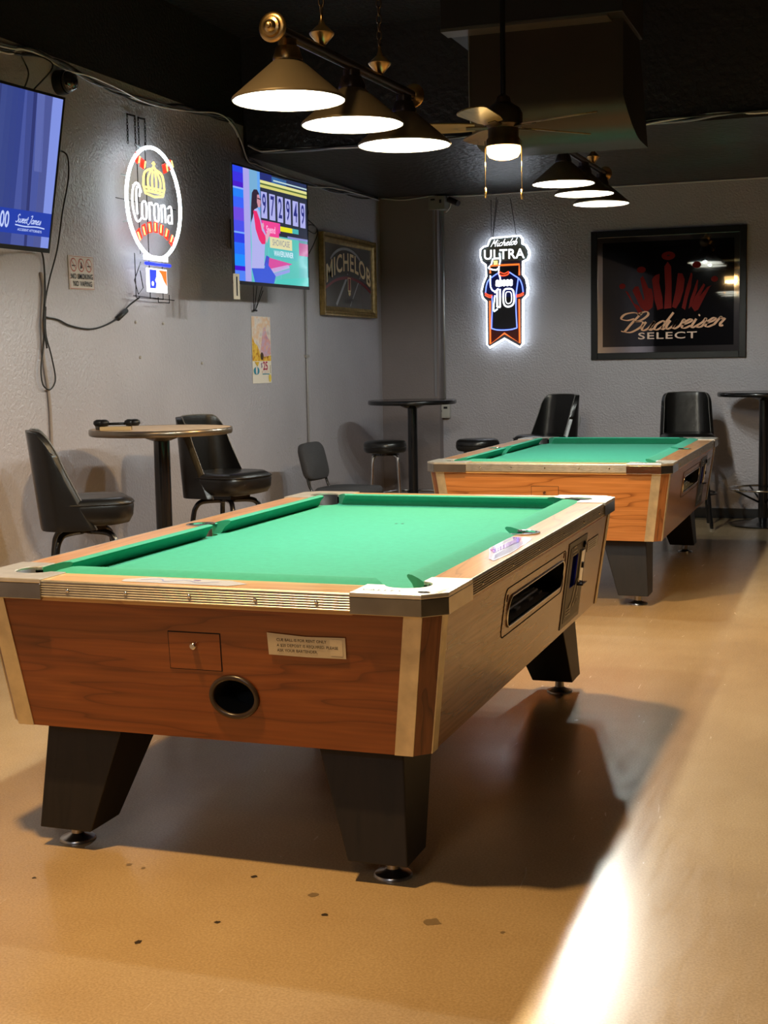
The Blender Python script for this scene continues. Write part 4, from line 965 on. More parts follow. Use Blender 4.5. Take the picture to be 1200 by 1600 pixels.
for q in ([(.95, 1.65), (.6, 1.95), (.2, 1.65), (.03, .95), (.2, .2), (.55, -.2), (1.0, .05)], [(.62, 1.75), (.5, 1.3), (.55, .2)], [(.95, 1.65), (.85, 1.2)], [(.2, 1.75), (.75, 1.9), (1.05, 1.45)]): dbl(q, CX, CZ, CS, 1.0)
x = 1.05
for ch in 'orona':
    g_ = {'o': [[(.05, .85), (.05, .15), (.3, 0), (.52, .15), (.52, .85), (.3, 1.02), (.05, .85)]], 'r': [[(.1, 1), (.1, 0)], [(.1, .85), (.3, 1.02), (.46, .85)]],
          'n': [[(.1, 1), (.1, 0)], [(.1, .8), (.35, 1.02), (.52, .8), (.52, 0)]], 'a': [[(.08, .85), (.35, 1.02), (.52, .8), (.52, 0)], [(.5, .5), (.15, .45), (.06, .15), (.25, 0), (.5, .15)]]}[ch]
    for q in g_: dbl([(x + a, b) for a, b in q], CX, CZ, CS, 1.0)
    x += {'o': .78, 'r': .62, 'n': .78, 'a': .7}[ch]
obj('lettering_tubes', bm, NWS, root, smooth=True)
def seam(cx, cz, R0, a0, a1, n, off=0.035):
    bmr = bmesh.new(); bmy = bmesh.new()
    for k in range(n):
        a = a0 + (a1 - a0) * (k + 0.5) / n; px, pz = cx + R0 * math.cos(a), cz + R0 * math.sin(a)
        rad = Vector((math.cos(a), 0, math.sin(a))); tan = Vector((-math.sin(a), 0, math.cos(a)))
        for dk in (-0.017, -0.006, 0.006, 0.017):
            tube(bmr, [Vector((px, 0, pz)) + tan * dk - rad * off * 0.9, Vector((px, 0, pz)) + tan * (dk + 0.004), Vector((px, 0, pz)) + tan * dk + rad * off * 0.9], 0.0048, 5)
        if k < n: tube(bmy, [Vector((px, -0.008, pz)) + tan * 0.02 - rad * off * 0.7, Vector((px, -0.008, pz)) + tan * 0.02 + rad * off * 0.7], 0.0048, 5)
    obj('stitch_tubes', bmr, NR, root, smooth=True); obj('stitch_tubes', bmy, NY, root, smooth=True)
seam(0.0, -0.50, 0.36, math.radians(128), math.radians(50), 7)
seam(0.0, 0.66, 0.46, math.radians(241), math.radians(258), 2, 0.03)
seam(0.0, 0.66, 0.46, math.radians(283), math.radians(302), 2, 0.03)
bm = bmesh.new()
cr = [(-0.11, 0.05), (-0.125, 0.145), (-0.085, 0.185), (-0.02, 0.20), (0.0, 0.215), (0.02, 0.20), (0.085, 0.185), (0.115, 0.145), (0.10, 0.05)]
tube(bm, [(a, -0.004, b) for a, b in cr], 0.007, 8, True, smoothn=2)
for xx in (-0.06, -0.02, 0.02, 0.06): tube(bm, [(xx, -0.004, 0.06), (xx * 1.3, -0.004, 0.13), (xx * 0.6, -0.004, 0.19)], 0.006, 6, smoothn=3)
for zz in (0.065, 0.085): tube(bm, [(-0.11, -0.006, zz), (0.10, -0.006, zz)], 0.007, 6)
tube(bm, [(0, -0.004, 0.215), (0, -0.004, 0.245)], 0.006, 6); tube(bm, [(-0.018, -0.004, 0.232), (0.018, -0.004, 0.232)], 0.005, 6)
obj('crown_tubes', bm, NY, root, smooth=True)
# lit league badge below the ring
bm = bmesh.new(); box(bm, -0.15, 0.14, -0.004, 0.004, -0.338, -0.308); obj('name_bar', bm, NWS, root)
bm = bmesh.new(); tube(bm, [(-0.13, 0, -0.358), (0.165, 0, -0.358)], 0.010, 8); obj('blue_tube', bm, NB, root, smooth=True)
bm = bmesh.new(); box(bm, -0.11, 0.135, 0.004, 0.014, -0.525, -0.382)
bdg = obj('league_badge', bm, NWS, root, bevel=0.004)
A = Art(); A.poly([(-0.10, -0.05), (-0.10, 0.06), (-0.015, 0.06), (-0.020, 0.02), (-0.035, 0.0), (-0.02, -0.02), (-0.03, -0.05)], NB)
A.poly([(0.010, 0.06), (0.11, 0.06), (0.11, -0.035), (0.07, 0.0), (0.045, 0.035)], NO).layer().disc(-0.066, -0.022, 0.014, 0.014, NWS)
bd = A.build('badge_graphic', bdg); bd.location = (0.0125, 0.001, -0.452)
bm = bmesh.new()
for q in ([(-0.17, 0.05, -0.30), (-0.17, 0.05, -0.56), (0.16, 0.05, -0.56), (0.16, 0.05, -0.30)], [(-0.2, 0.05, -0.55), (0.3, 0.05, -0.56)], [(0.06, 0.03, -0.55), (0.06, 0.03, -0.58), (0.2, 0.03, -0.58), (0.2, 0.03, -0.53)], [(-0.12, 0.04, -0.35), (-0.2, 0.04, -0.46), (-0.16, 0.04, -0.54), (-0.10, 0.04, -0.5), (-0.13, 0.04, -0.4)],
          [(-0.36, 0.05, 0.0), (0.36, 0.05, 0.0)], [(0, 0.05, 0.36), (0, 0.05, -0.56)], [(-0.1, 0.05, 0.33), (-0.1, 0.05, -0.3)]): tube(bm, q, 0.003, 5)
obj('support_frame', bm, M_BLKM, root)
bm = bmesh.new()
for k in range(8):
    a = PI / 8 + k * PI / 4; px, pz = 0.325 * math.cos(a), 0.325 * math.sin(a); tube(bm, [(px, 0.0, pz), (px * 1.08, 0.03, pz * 1.08)], 0.004, 6)
obj('glass_standoff', bm, mat('clear_standoff', (0.6, 0.65, 0.68), 0.1), root)
bm = bmesh.new()
for x0, x1 in ((-0.09, 0.0), (0.04, 0.12)):
    chain(bm, x0 - 0.02, 0.10, 0.34, 0.50, 0.022, 0.0022, 0.005); chain(bm, x1 - 0.02, 0.10, 0.34, 0.50, 0.022, 0.0022, 0.005); tube(bm, [(x0 - 0.02, 0.1, 0.51), (x1 - 0.02, 0.1, 0.515)], 0.006, 6)
obj('hanging_chain', bm, M_BLKM, root)
# no smoking plate
root = empty('no_smoking_sign'); on_left(root, 6.665, 1.90, 0.006); tag(root, 'small white NO SMOKING NO VAPING plate on the left wall', 'sign')
root.matrix_world = root.matrix_world @ Matrix.Rotation(math.radians(-1.0), 4, 'Y')
bm = bmesh.new(); box(bm, -0.128, 0.128, 0, 0.004, -0.094, 0.094); obj('plate', bm, mat('sign_white', (0.55, 0.50, 0.46), 0.45), root, bevel=0.003)
A = Art(); sr = mat('sign_red', (0.35, 0.07, 0.05), 0.5); sw = MATS['sign_white']
for k, x in enumerate((-0.078, 0.0, 0.078)):
    A.disc(x, 0.042, 0.033, 0.038, sr)
A.layer()
for x in (-0.078, 0.0, 0.078): A.disc(x, 0.042, 0.027, 0.031, sw)
A.layer()
for k, x in enumerate((-0.078, 0.0, 0.078)):
    if k == 1: A.poly([(x - 0.015, 0.02), (x, 0.065), (x + 0.016, 0.03), (x, 0.025)], M_BLK)
    else: A.rect(x - 0.018, x + 0.018, 0.034, 0.041, M_BLK)
    A.layer(); A.stroke([(x - 0.02, 0.064), (x + 0.02, 0.02)], 0.005, sr, 0)
A.text('NO SMOKING', 0, -0.022, 0.040, M_BLK, bold=0.0007, sx=0.84, space=1.08).text('NO VAPING', 0.005, -0.062, 0.040, M_BLK, bold=0.0007, sx=0.84, space=1.08)
A.stroke([(-0.122, -0.088), (0.122, -0.088), (0.122, 0.088), (-0.122, 0.088), (-0.122, -0.088)], 0.003, sr, 0)
A.build('sign_print', root)
# tall poster
A = Art(); pc = lambda n, c: mat('poster_' + n, srgb(*c), 0.6)
ps = empty('poster'); on_left(ps, 9.05, 1.478, 0.004); tag(ps, 'tall narrow orange and white poster with a price on the left wall', 'poster')
bm = bmesh.new(); box(bm, -0.163, 0.163, 0, 0.001, -0.24, 0.24); obj('paper', bm, pc('cream', (232, 222, 208)), ps)
def blotchy(name, scale, cols):
    m = mat(name, (0.5, 0.5, 0.5), 0.6, noise=(scale, 0.0)); r = [n for n in m.node_tree.nodes if n.type == 'VALTORGB'][0]; e = r.color_ramp.elements
    e[0].position = 0.32; e[0].color = (*srgb(*cols[0]), 1); e[1].position = 0.68; e[1].color = (*srgb(*cols[-1]), 1)
    for k, c in enumerate(cols[1:-1]): x = e.new(0.32 + 0.36 * (k + 1) / (len(cols) - 1)); x.color = (*srgb(*c), 1)
    return m
A.rect(-0.16, 0.16, -0.08, 0.238, blotchy('poster_sky', 13, [(196, 180, 176), (226, 214, 208), (226, 186, 150), (232, 216, 206)])).layer()
A.poly([(-0.03, -0.04), (0.0, 0.06), (0.03, 0.15), (0.07, 0.17), (0.10, 0.10), (0.15, 0.06), (0.16, -0.03), (0.08, -0.05)], blotchy('poster_figure', 18, [(176, 140, 180), (222, 160, 150), (200, 170, 200), (232, 180, 140)]))
A.poly([(-0.16, -0.08), (-0.16, 0.10), (-0.12, 0.05), (-0.07, 0.03), (-0.03, -0.03), (0.05, -0.05), (0.16, -0.04), (0.16, -0.08)], blotchy('poster_leaves', 24, [(110, 76, 30), (214, 150, 40), (236, 200, 80), (224, 170, 50)]))
A.layer().disc(0.0, -0.045, 0.028, 0.028, pc('dark', (70, 50, 24))).layer()
A.text('$', -0.01, -0.112, 0.05, pc('violet', (120, 60, 130))).text('25', 0.055, -0.118, 0.085, pc('red', (180, 50, 90)), bold=0.002)
A.disc(-0.10, -0.15, 0.05, 0.028, pc('teal', (60, 140, 165))).disc(0.05, -0.158, 0.06, 0.014, pc('sky', (150, 190, 214))).layer().disc(-0.10, -0.145, 0.014, 0.03, pc('pale', (220, 210, 205))).rect(0.0, 0.12, -0.178, -0.172, pc('teal', (60, 140, 165)))
A.rect(0.135, 0.142, -0.17, -0.11, pc('olive', (120, 110, 60))).disc(0.13, -0.205, 0.022, 0.028, pc('yellow', (226, 196, 80))).poly([(-0.13, -0.085), (-0.05, -0.085), (-0.08, -0.12)], pc('gold', (224, 180, 60)))
A.build('poster_print', ps)
# framed beer mirror on the left wall
def frame_bm(w, h, fw, d, inner=0.0):
    bm = bmesh.new()
    prof = [(0, 0), (0, -d), (fw * 0.18, -d * 1.0), (fw * 0.30, -d * 0.78), (fw * 0.5, -d * 0.92), (fw * 0.75, -d * 0.6), (fw, -d * 0.45), (fw, 0)]
    cs = [(-1, -1), (1, -1), (1, 1), (-1, 1)]; rings = []
    for sx, sz in cs: rings.append([bm.verts.new((sx * (w / 2 - a), y, sz * (h / 2 - a))) for a, y in prof])
    for i in range(4):
        A_, B_ = rings[i], rings[(i + 1) % 4]
        for k in range(len(prof)): bm.faces.new((A_[k], A_[(k + 1) % len(prof)], B_[(k + 1) % len(prof)], B_[k]))
    return bm
root = empty('framed_mirror'); on_left(root, 10.81, 2.09, 0.006); tag(root, 'gold-framed bar mirror reading Michelob on the left wall near the corner', 'mirror')
WM_, HM_ = 1.24, 0.66
obj('frame', frame_bm(WM_, HM_, 0.075, 0.045), mat('worn_gold_frame', (0.30, 0.20, 0.07), 0.4, 0.7, noise=(30, 0.4)), root, smooth=True, angle=30)
bm = bmesh.new(); box(bm, -WM_ / 2 + 0.07, WM_ / 2 - 0.07, -0.018, -0.01, -HM_ / 2 + 0.07, HM_ / 2 - 0.07); obj('mirror_glass', bm, mat('dark_mirror', (0.30, 0.29, 0.30), 0.10, 0.6), root)
A = Art(-0.0185, 0.0005); gd = mat('gold_print', (0.85, 0.66, 0.36), 0.5); dk = mat('mirror_black', (0.02, 0.015, 0.012), 0.5); fr_ = mat('frosted_print', (0.32, 0.32, 0.35), 0.5); rd = mat('ribbon_red', (0.20, 0.012, 0.012), 0.5)
arc_ = [(0.42 * math.cos(a) - 0.05, 0.02 + 0.21 * math.sin(a)) for a in [math.radians(150 - 120 * k / 12) for k in range(13)]]
A.stroke(arc_, 0.022, fr_, 2)
A.stroke([(-0.30, -0.24), (-0.02, 0.02)], 0.03, fr_, 0).stroke([(0.02, -0.24), (0.28, 0.02)], 0.014, fr_, 0).layer()
def serif_word(s, R0, cx, cz, size, m, off):
    """bold capitals with slab serifs set on an arch"""
    vs = []
    vsx, fs = text_tris(s, size, bold=0.0035 * size / 0.2 + off, space=1.08, sx=1.0)
    xs = [v[0] for v in vsx]; k = A.mi(m); pts = []
    for a, b in vsx:
        t = a / 0.5; sc = 1.0 + 0.0 * abs(t)
        pts.append(A.bm.verts.new((cx + a, A.y, cz + b * sc - 0.115 * t * t)))
    for f in fs:
        try:
            fc = A.bm.faces.new([pts[i] for i in f]); fc.material_index = k; fc.normal_update()
            if fc.normal.y > 0: fc.normal_flip()
        except ValueError: pass
base = [(-0.53, -0.07), (-0.3, 0.0), (0.0, 0.03), (0.3, 0.0), (0.53, -0.07)]
A.stroke([(a, b - 0.035) for a, b in base], 0.028, rd, 6).layer().stroke([(a, b - 0.018) for a, b in base], 0.014, dk, 6).layer()
serif_word('MICHELOB', 0, 0, 0.115, 0.205, dk, 0.006); A.layer(); serif_word('MICHELOB', 0, 0, 0.115, 0.205, gd, 0.0)
A.rect(-0.035, 0.035, -0.12, -0.005, gd).layer().rect(-0.025, 0.025, -0.11, -0.012, rd).poly([(-0.025, -0.11), (0.0, -0.13), (0.025, -0.11), (0.025, -0.145), (0, -0.16), (-0.025, -0.145)], gd)
A.text('LAGER', -0.02, -0.20, 0.055, dk, space=1.5, bold=0.001)
A.build('mirror_print', root)

# ================================================================== BACK WALL SIGNS
# lit jersey beer sign ------------------------------------------------------
root = empty('led_sign', (-3.005, YW - 0.055, 1.975)); tag(root, 'lit LED beer sign reading Michelob ULTRA with jersey number 10 on the back wall', 'LED sign')
def Zc(a, b): return ((a / 8.42 - 48) * 0.0056, (95 - b / 8.42) * 0.0056)
outl = [Zc(*q) for q in ((240, 108), (425, 100), (610, 95), (640, 130), (645, 200), (690, 220), (728, 290), (732, 350), (710, 400), (650, 425), (646, 590), (690, 650), (712, 760), (702, 860), (645, 915), (640, 1490), (600, 1530), (400, 1415), (195, 1530), (165, 1490), (165, 925), (112, 875), (97, 790), (122, 690), (165, 600), (160, 450), (105, 405), (85, 330), (90, 250), (130, 215), (185, 205), (215, 130))]
bm = bmesh.new(); prism(bm, outl, 0.0, 0.006, 0, lambda x, z, y: Vector((x, y, z))); obj('backing_board', bm, mat('smoked_acrylic', (0.05, 0.05, 0.06), 0.15), root)
NE = glow('edge_led', (0.80, 0.92, 1.0), 7.0)
bm = bmesh.new(); tube(bm, [(x * 1.02, -0.004, z * 1.008) for x, z in outl], 0.0065, 8, True); obj('edge_tube', bm, NE, root, smooth=True)
bm = bmesh.new(); tube(bm, [(x * 1.03, 0.02, z * 1.01) for x, z in outl], 0.008, 6, True); obj('back_light_strip', bm, NE, root, smooth=True)
A = Art(-0.0015, 0.0008)
A.poly([Zc(*q) for q in ((210, 480), (605, 480), (605, 620), (560, 640), (240, 640), (210, 600))], mat('sign_black', (0.01, 0.01, 0.015), 0.4))
A.poly([Zc(*q) for q in ((215, 900), (600, 900), (600, 1470), (400, 1350), (215, 1470))], mat('sign_maroon', (0.10, 0.012, 0.01), 0.4)).layer()
A.poly([Zc(*q) for q in ((300, 580), (340, 600), (440, 605), (480, 570), (590, 620), (660, 700), (690, 820), (570, 860), (570, 1290), (400, 1310), (230, 1290), (235, 860), (130, 830), (150, 700), (210, 620))], mat('sign_navy', (0.008, 0.014, 0.16), 0.4)).layer()
A.poly([Zc(*q) for q in ((255, 880), (550, 880), (560, 1280), (400, 1295), (245, 1280))], mat('sign_black', (0, 0, 0), 0.4)).layer()
A.poly([Zc(*q) for q in ((225, 130), (255, 118), (605, 112), (628, 140), (632, 210), (680, 232), (715, 295), (718, 350), (700, 385), (640, 408), (160, 408), (115, 390), (100, 330), (105, 262), (135, 232), (190, 220))], mat('painted_glow_face', (0.30, 0.34, 0.33), 0.5)).layer()  # pale grey paints the glow of the lit acrylic
x, z = Zc(400, 318); A.text('ULTRA', x, z - 0.004, 0.118, NWS, bold=0.0022, sx=0.98, space=1.06)
st, tw = script_strokes('Michelob', 0, 0, 0.033, 0.3, 1.65)
x, z = Zc(225, 215)
for q in st: A.stroke([(x + a * 0.83, z + b * 0.92 + a * 0.04) for a, b in q], 0.0058, NWS, 4)
x, z = Zc(400, 690); A.rect(x - 0.075, x + 0.078, z - 0.016, z + 0.016, NWS)
for k in range(5): A.disc(x - 0.062 + 0.031 * k, z - 0.016, 0.017, 0.016, NWS, 10).disc(x - 0.060 + 0.031 * k, z + 0.014, 0.016, 0.015, NWS, 10)
A.build('sign_face', root)
bm = bmesh.new()
q0 = [(a, b) for a, b in (Zc(455, 770), Zc(525, 800), Zc(530, 960), Zc(455, 1005), Zc(395, 960), Zc(395, 800))]
tube(bm, [(a, -0.006, b) for a, b in q0], 0.0075, 8, True, smoothn=4); tube(bm, [(a * 1.0, -0.006, (b - Zc(0, 888)[1]) * 0.66 + Zc(0, 888)[1]) for a, b in [((a - Zc(460, 0)[0]) * 0.55 + Zc(460, 0)[0], b) for a, b in q0]], 0.004, 8, True, smoothn=4)
for xx in (305, 345): tube(bm, [(Zc(xx, 0)[0], -0.006, Zc(0, 770)[1]), (Zc(xx, 0)[0], -0.006, Zc(0, 1005)[1])], 0.008, 8)
tube(bm, [(*[Zc(305, 0)[0]], -0.006, Zc(0, 1005)[1]), (Zc(350, 0)[0], -0.006, Zc(0, 1005)[1])], 0.008, 8); tube(bm, [(Zc(270, 0)[0], -0.006, Zc(0, 815)[1]), (Zc(325, 0)[0], -0.006, Zc(0, 765)[1])], 0.008, 8)
obj('number_tubes', bm, NWS, root, smooth=True)
bm = bmesh.new(); J = lambda pts: [(Zc(*p)[0], -0.006, Zc(*p)[1]) for p in pts]
tube(bm, J(((215, 560), (215, 460), (608, 458), (608, 600))), 0.008, 8); tube(bm, J(((206, 920), (206, 1490), (400, 1352), (608, 1485), (604, 910))), 0.008, 8)
obj('orange_tubes', bm, NO, root, smooth=True)
bm = bmesh.new(); tube(bm, J(((325, 560), (350, 590), (400, 597), (450, 585), (475, 555))), 0.006, 8, smoothn=4); tube(bm, J(((330, 540), (400, 570), (465, 545))), 0.005, 8, smoothn=4)
for p in (((140, 815), (190, 845), (240, 850)), ((140, 840), (190, 870), (238, 875)), ((565, 860), (620, 850), (665, 825)), ((565, 880), (620, 870), (665, 850))): tube(bm, J(p), 0.006, 8, smoothn=3)
obj('red_tubes', bm, glow('red_orange_neon', (1.0, 0.09, 0.03), 1.5), root, smooth=True)
bm = bmesh.new()
for p in (((325, 560), (270, 590), (190, 650), (160, 720), (148, 810)), ((235, 860), (238, 1000), (230, 1150), (225, 1285)), ((225, 1285), (300, 1305), (400, 1310), (500, 1303), (572, 1285)), ((572, 1285), (565, 1150), (560, 1000), (565, 840), (585, 700), (595, 630)), ((475, 555), (540, 600), (610, 650), (645, 730), (658, 820))): tube(bm, J(p), 0.0052, 8, smoothn=4)
obj('blue_tubes', bm, glow('blue_white_neon', (0.16, 0.26, 1.0), 2.2), root, smooth=True)
bm = bmesh.new()
for p in (((345, 300), (350, 400), (335, 480), (330, 560), (350, 640), (330, 740)), ((250, 370), (230, 440), (185, 490)), ((215, 590), (215, 720), (240, 780), (275, 800)), ((200, 500), (290, 520), (320, 500)), ((275, 850), (255, 1050), (310, 1030))): tube(bm, J(p), 0.0055, 8, smoothn=4)
obj('bottle_tubes', bm, glow('pale_blue_neon', (0.75, 0.88, 1.0), 5.0), root, smooth=True)
A = Art(-0.009); x, z = Zc(290, 425); A.rect(x - 0.018, x + 0.018, z - 0.017, z + 0.018, NY); A.build('bottle_cap', root)
bm = bmesh.new()
for p in (((-0.105, 0.47), (-0.075, 0.82)), ((-0.115, 0.47), (-0.125, 0.80)), ((-0.10, 0.47), (-0.065, 0.80)), ((0.11, 0.47), (0.05, 0.80))): tube(bm, [(p[0][0], 0.0, p[0][1] - 0.0), (p[1][0], 0.035, p[1][1])], 0.0022, 5)
obj('hanging_cord', bm, M_BLK, root)
# big framed beer mirror ---------------------------------------------------
root = empty('framed_bar_mirror', (-1.594, YW - 0.008, 1.907)); tag(root, 'large black-framed bar mirror reading Budweiser Select with red crown on the back wall', 'mirror')
BW, BH = 1.30, 1.09
bmf = bmesh.new()
for a in ((-BW / 2, -BW / 2 + 0.055, -BH / 2, BH / 2), (BW / 2 - 0.055, BW / 2, -BH / 2, BH / 2), (-BW / 2 + 0.055, BW / 2 - 0.055, BH / 2 - 0.055, BH / 2), (-BW / 2 + 0.055, BW / 2 - 0.055, -BH / 2, -BH / 2 + 0.055)): box(bmf, a[0], a[1], -0.03, 0.0, a[2], a[3])
obj('frame', bmf, mat('black_frame', (0.005, 0.005, 0.0055), 0.4, spec=0.25), root, bevel=0.003)
bm = bmesh.new(); box(bm, -BW / 2 + 0.05, BW / 2 - 0.05, -0.014, -0.004, -BH / 2 + 0.05, BH / 2 - 0.05); obj('mirror_border', bm, mat('silver_mirror', (0.80, 0.78, 0.76), 0.03, 1.0), root)
bm = bmesh.new(); box(bm, -BW / 2 + 0.10, BW / 2 - 0.10, -0.0155, -0.0135, -BH / 2 + 0.105, BH / 2 - 0.10); obj('black_glass', bm, mat('black_glass', (0.003, 0.003, 0.004), 0.03, spec=0.9, coat=1.0, coat_rough=0.01), root)
A = Art(-0.0165, 0.0005); cr_ = mat('crown_red', (0.20, 0.012, 0.010), 0.6, spec=0.1); bo = mat('beer_gold_print', (0.80, 0.40, 0.20), 0.4); bc = mat('beer_cream_print', (0.80, 0.55, 0.42), 0.4)
def K(a, b): return ((a / 1200 - 0.5) * 1.135 + 0.012, (0.5 - b / 914) * 0.90 - 0.01)
for px_ in ([(210, 410), (235, 420), (290, 520), (330, 540), (375, 600), (330, 605)], [(275, 410), (300, 375), (330, 375), (345, 420), (375, 500), (385, 480), (345, 310), (370, 285), (395, 340), (420, 395), (450, 400), (465, 480), (455, 560), (400, 600), (350, 560)],
            [(450, 320), (480, 285), (520, 275), (515, 350), (545, 480), (550, 570), (500, 585), (475, 500)], [(560, 215), (590, 175), (620, 215), (625, 350), (625, 570), (560, 575), (570, 400)], [(680, 275), (720, 280), (740, 330), (730, 420), (700, 520), (665, 575), (630, 560), (660, 420)],
            [(795, 275), (808, 285), (795, 400), (770, 480), (745, 590), (715, 570), (750, 420)], [(850, 335), (858, 345), (850, 420), (820, 500), (800, 560), (775, 580), (790, 500), (820, 420)], [(975, 390), (960, 400), (860, 590), (830, 605), (800, 560), (830, 480), (905, 370), (920, 385), (870, 480), (940, 400)]):
    A.poly([K(*q) for q in px_], cr_)
for a, b, r1, r2 in ((595, 125, 60, 36), (355, 235, 40, 27), (185, 370, 28, 24), (845, 210, 38, 28), (1000, 335, 30, 24)):
    x, z = K(a, b); A.disc(x, z, r1 / 1200 * 1.135, r2 / 914 * 0.90, cr_)
A.layer()
x, z = K(595, 122); A.disc(x, z, 0.014, 0.006, M_BLK); A.layer()
x, z = K(200, 762); st, tw = script_strokes('Budweiser', 0, 0, 0.072, 0.42, 1.62)
for q in st: A.stroke([(x + a, z + b + a * 0.035) for a, b in q], 0.021, bo, 6, pen=math.radians(-15))
A.layer(); x, z = K(588, 806); A.text('SELECT', x, z, 0.080, bc, bold=0.001, sx=1.75, space=1.12)
A.build('mirror_print', root)

# ================================================================== FURNITURE
def superloft(bm, layers, hx, hy, ex=3.2, seg=40, yoff=0.0):
    rings = []
    for z, s, dy in layers:
        if s < 1e-5: rings.append([bm.verts.new((0, dy + yoff, z))]); continue
        R_ = []
        for k in range(seg):
            a = 2 * PI * k / seg; c, s_ = math.cos(a), math.sin(a)
            R_.append(bm.verts.new((hx * s * math.copysign(abs(c) ** (2 / ex), c), yoff + dy + hy * s * math.copysign(abs(s_) ** (2 / ex), s_), z)))
        rings.append(R_)
    for A_, B_ in zip(rings, rings[1:]):
        for k in range(seg):
            k2 = (k + 1) % seg
            if len(B_) == 1: bm.faces.new((A_[k], A_[k2], B_[0]))
            elif len(A_) == 1: bm.faces.new((A_[0], B_[k], B_[k2]))
            else: bm.faces.new((A_[k], A_[k2], B_[k2], B_[k]))
def make_bar_chair():
    root = empty('bar_chair')
    bm = bmesh.new(); superloft(bm, [(0.640, 0, 0), (0.640, 0.80, 0.0), (0.648, 0.93, -0.003), (0.680, 1.0, -0.005), (0.725, 1.01, -0.008), (0.753, 0.97, -0.004), (0.768, 0.86, 0), (0.766, 0.55, 0.02), (0.760, 0, 0.02)], 0.225, 0.225, 3.4, 44, -0.02)
    obj('seat', bm, M_VINYL, root, smooth=True)
    bm = bmesh.new(); ex = 3.4; pts = []
    for k in range(44):
        a = 2 * PI * k / 44; c, s_ = math.cos(a), math.sin(a); pts.append((0.2265 * math.copysign(abs(c) ** (2 / ex), c), -0.028 + 0.2265 * math.copysign(abs(s_) ** (2 / ex), s_), 0.742))
    tube(bm, pts, 0.0045, 6, True); obj('seat_piping', bm, M_VINYL, root, smooth=True)
    # wrap-around back shell
    NU, NV = 40, 14; rows = []
    def shell(u, v, inset=0.0):
        s = u * 2 - 1; t = abs(s)
        hw = 0.232 - 0.020 * v - inset; rc = 0.10
        yb = 0.195 + 0.055 * v - inset; wing = 0.115 * (1 - v) ** 1.1 + 0.012
        L1 = hw - rc; L2 = rc * PI / 2; tot = L1 + L2 + wing; d = t * tot
        if d < L1: x, y = d, yb + 0.0
        elif d < L1 + L2:
            a = (d - L1) / rc; x, y = L1 + rc * math.sin(a), yb - rc * (1 - math.cos(a))
        else: x, y = hw, yb - rc - (d - L1 - L2)
        ztop = 1.075 + 0.012 * (1 - s * s) - 0.11 * max(0, (t - 0.62) / 0.38) ** 1.8
        z = 0.625 + v * (ztop - 0.625)
        y += 0.012 * (1 - (x / hw) ** 2)
        return Vector((math.copysign(x, s) if t > 1e-9 else 0.0, y, z))
    bm = bmesh.new(); G = [[bm.verts.new(shell(i / NU, j / NV)) for i in range(NU + 1)] for j in range(NV + 1)]
    Gi = [[bm.verts.new(shell(i / NU, j / NV, 0.030) + Vector((0, 0, 0.0))) for i in range(NU + 1)] for j in range(NV + 1)]
    for j in range(NV):
        for i in range(NU):
            bm.faces.new((G[j][i], G[j][i + 1], G[j + 1][i + 1], G[j + 1][i])); bm.faces.new((Gi[j][i], Gi[j + 1][i], Gi[j + 1][i + 1], Gi[j][i + 1]))
    for i in range(NU):
        for j in (0, NV): bm.faces.new((G[j][i], G[j][i + 1], Gi[j][i + 1], Gi[j][i]))
    for j in range(NV):
        for i in (0, NU): bm.faces.new((G[j][i], G[j + 1][i], Gi[j + 1][i], Gi[j][i]))
    obj('backrest', bm, M_VINYL, root, smooth=True, bevel=0.008, seg=3)
    bm = bmesh.new(); edge = [shell(0, j / NV, 0.026) for j in range(NV)] + [shell(i / NU, 1.0, 0.026) + Vector((0, 0, 0.003)) for i in range(NU + 1)] + [shell(1, j / NV, 0.026) for j in range(NV - 1, -1, -1)]
    tube(bm, edge, 0.0042, 6); obj('back_piping', bm, M_PIPE, root, smooth=True)
    bm = bmesh.new(); box(bm, -0.10, 0.10, -0.11, 0.09, 0.614, 0.640); lathe(bm, [(0.05, 0.595), (0.05, 0.616), (0, 0.616)], 20, (0, -0.01, 0)); obj('swivel_plate', bm, M_BLKM, root)
    for k in range(4):
        a = PI / 4 + k * PI / 2; c, s_ = math.cos(a), math.sin(a)
        bm = bmesh.new(); tube(bm, [(c * r, -0.01 + s_ * r, z) for r, z in ((0.02, 0.602), (0.11, 0.602), (0.165, 0.594), (0.195, 0.565), (0.210, 0.52), (0.230, 0.38), (0.260, 0.14), (0.279, 0.012))], 0.0155, 10, smoothn=4)
        lg = obj('leg', bm, M_BLKM, root, smooth=True)
        bm = bmesh.new(); lathe(bm, [(0.019, 0.0), (0.020, 0.018), (0.015, 0.022), (0, 0.022)], 14, (c * 0.280, -0.01 + s_ * 0.280, 0)); obj('glide', bm, M_CHROME, lg, smooth=True, angle=40)
    bm = bmesh.new(); tube(bm, [(0.243 * math.cos(2 * PI * k / 32), -0.01 + 0.243 * math.sin(2 * PI * k / 32), 0.285) for k in range(32)], 0.0095, 8, True); obj('foot_ring', bm, M_BLKM, root, smooth=True)
    return root
ch = make_bar_chair()
specs = [(-3.50, 5.56, 125, 'black vinyl high-backed bar chair left of the round wooden table, back to the left'),
         (-3.46, 7.02, 80, 'black vinyl high-backed bar chair behind the round wooden table, facing right'),
         (-2.42, 10.75, -32, 'black vinyl bar chair at the back wall turned sideways, right of the black stool'),
         (-1.335, 11.05, 10, 'black vinyl bar chair facing forward at the back wall beside the right-hand table')]
for i, (x, y, a, lab) in enumerate(specs):
    o = ch if i == 0 else copy_tree(ch)
    o.location = (x, y, 0); o.rotation_euler = (0, 0, math.radians(a)); o.scale = (0.94, 0.94, 1); tag(o, lab, 'bar chair', 'black vinyl bar chairs')
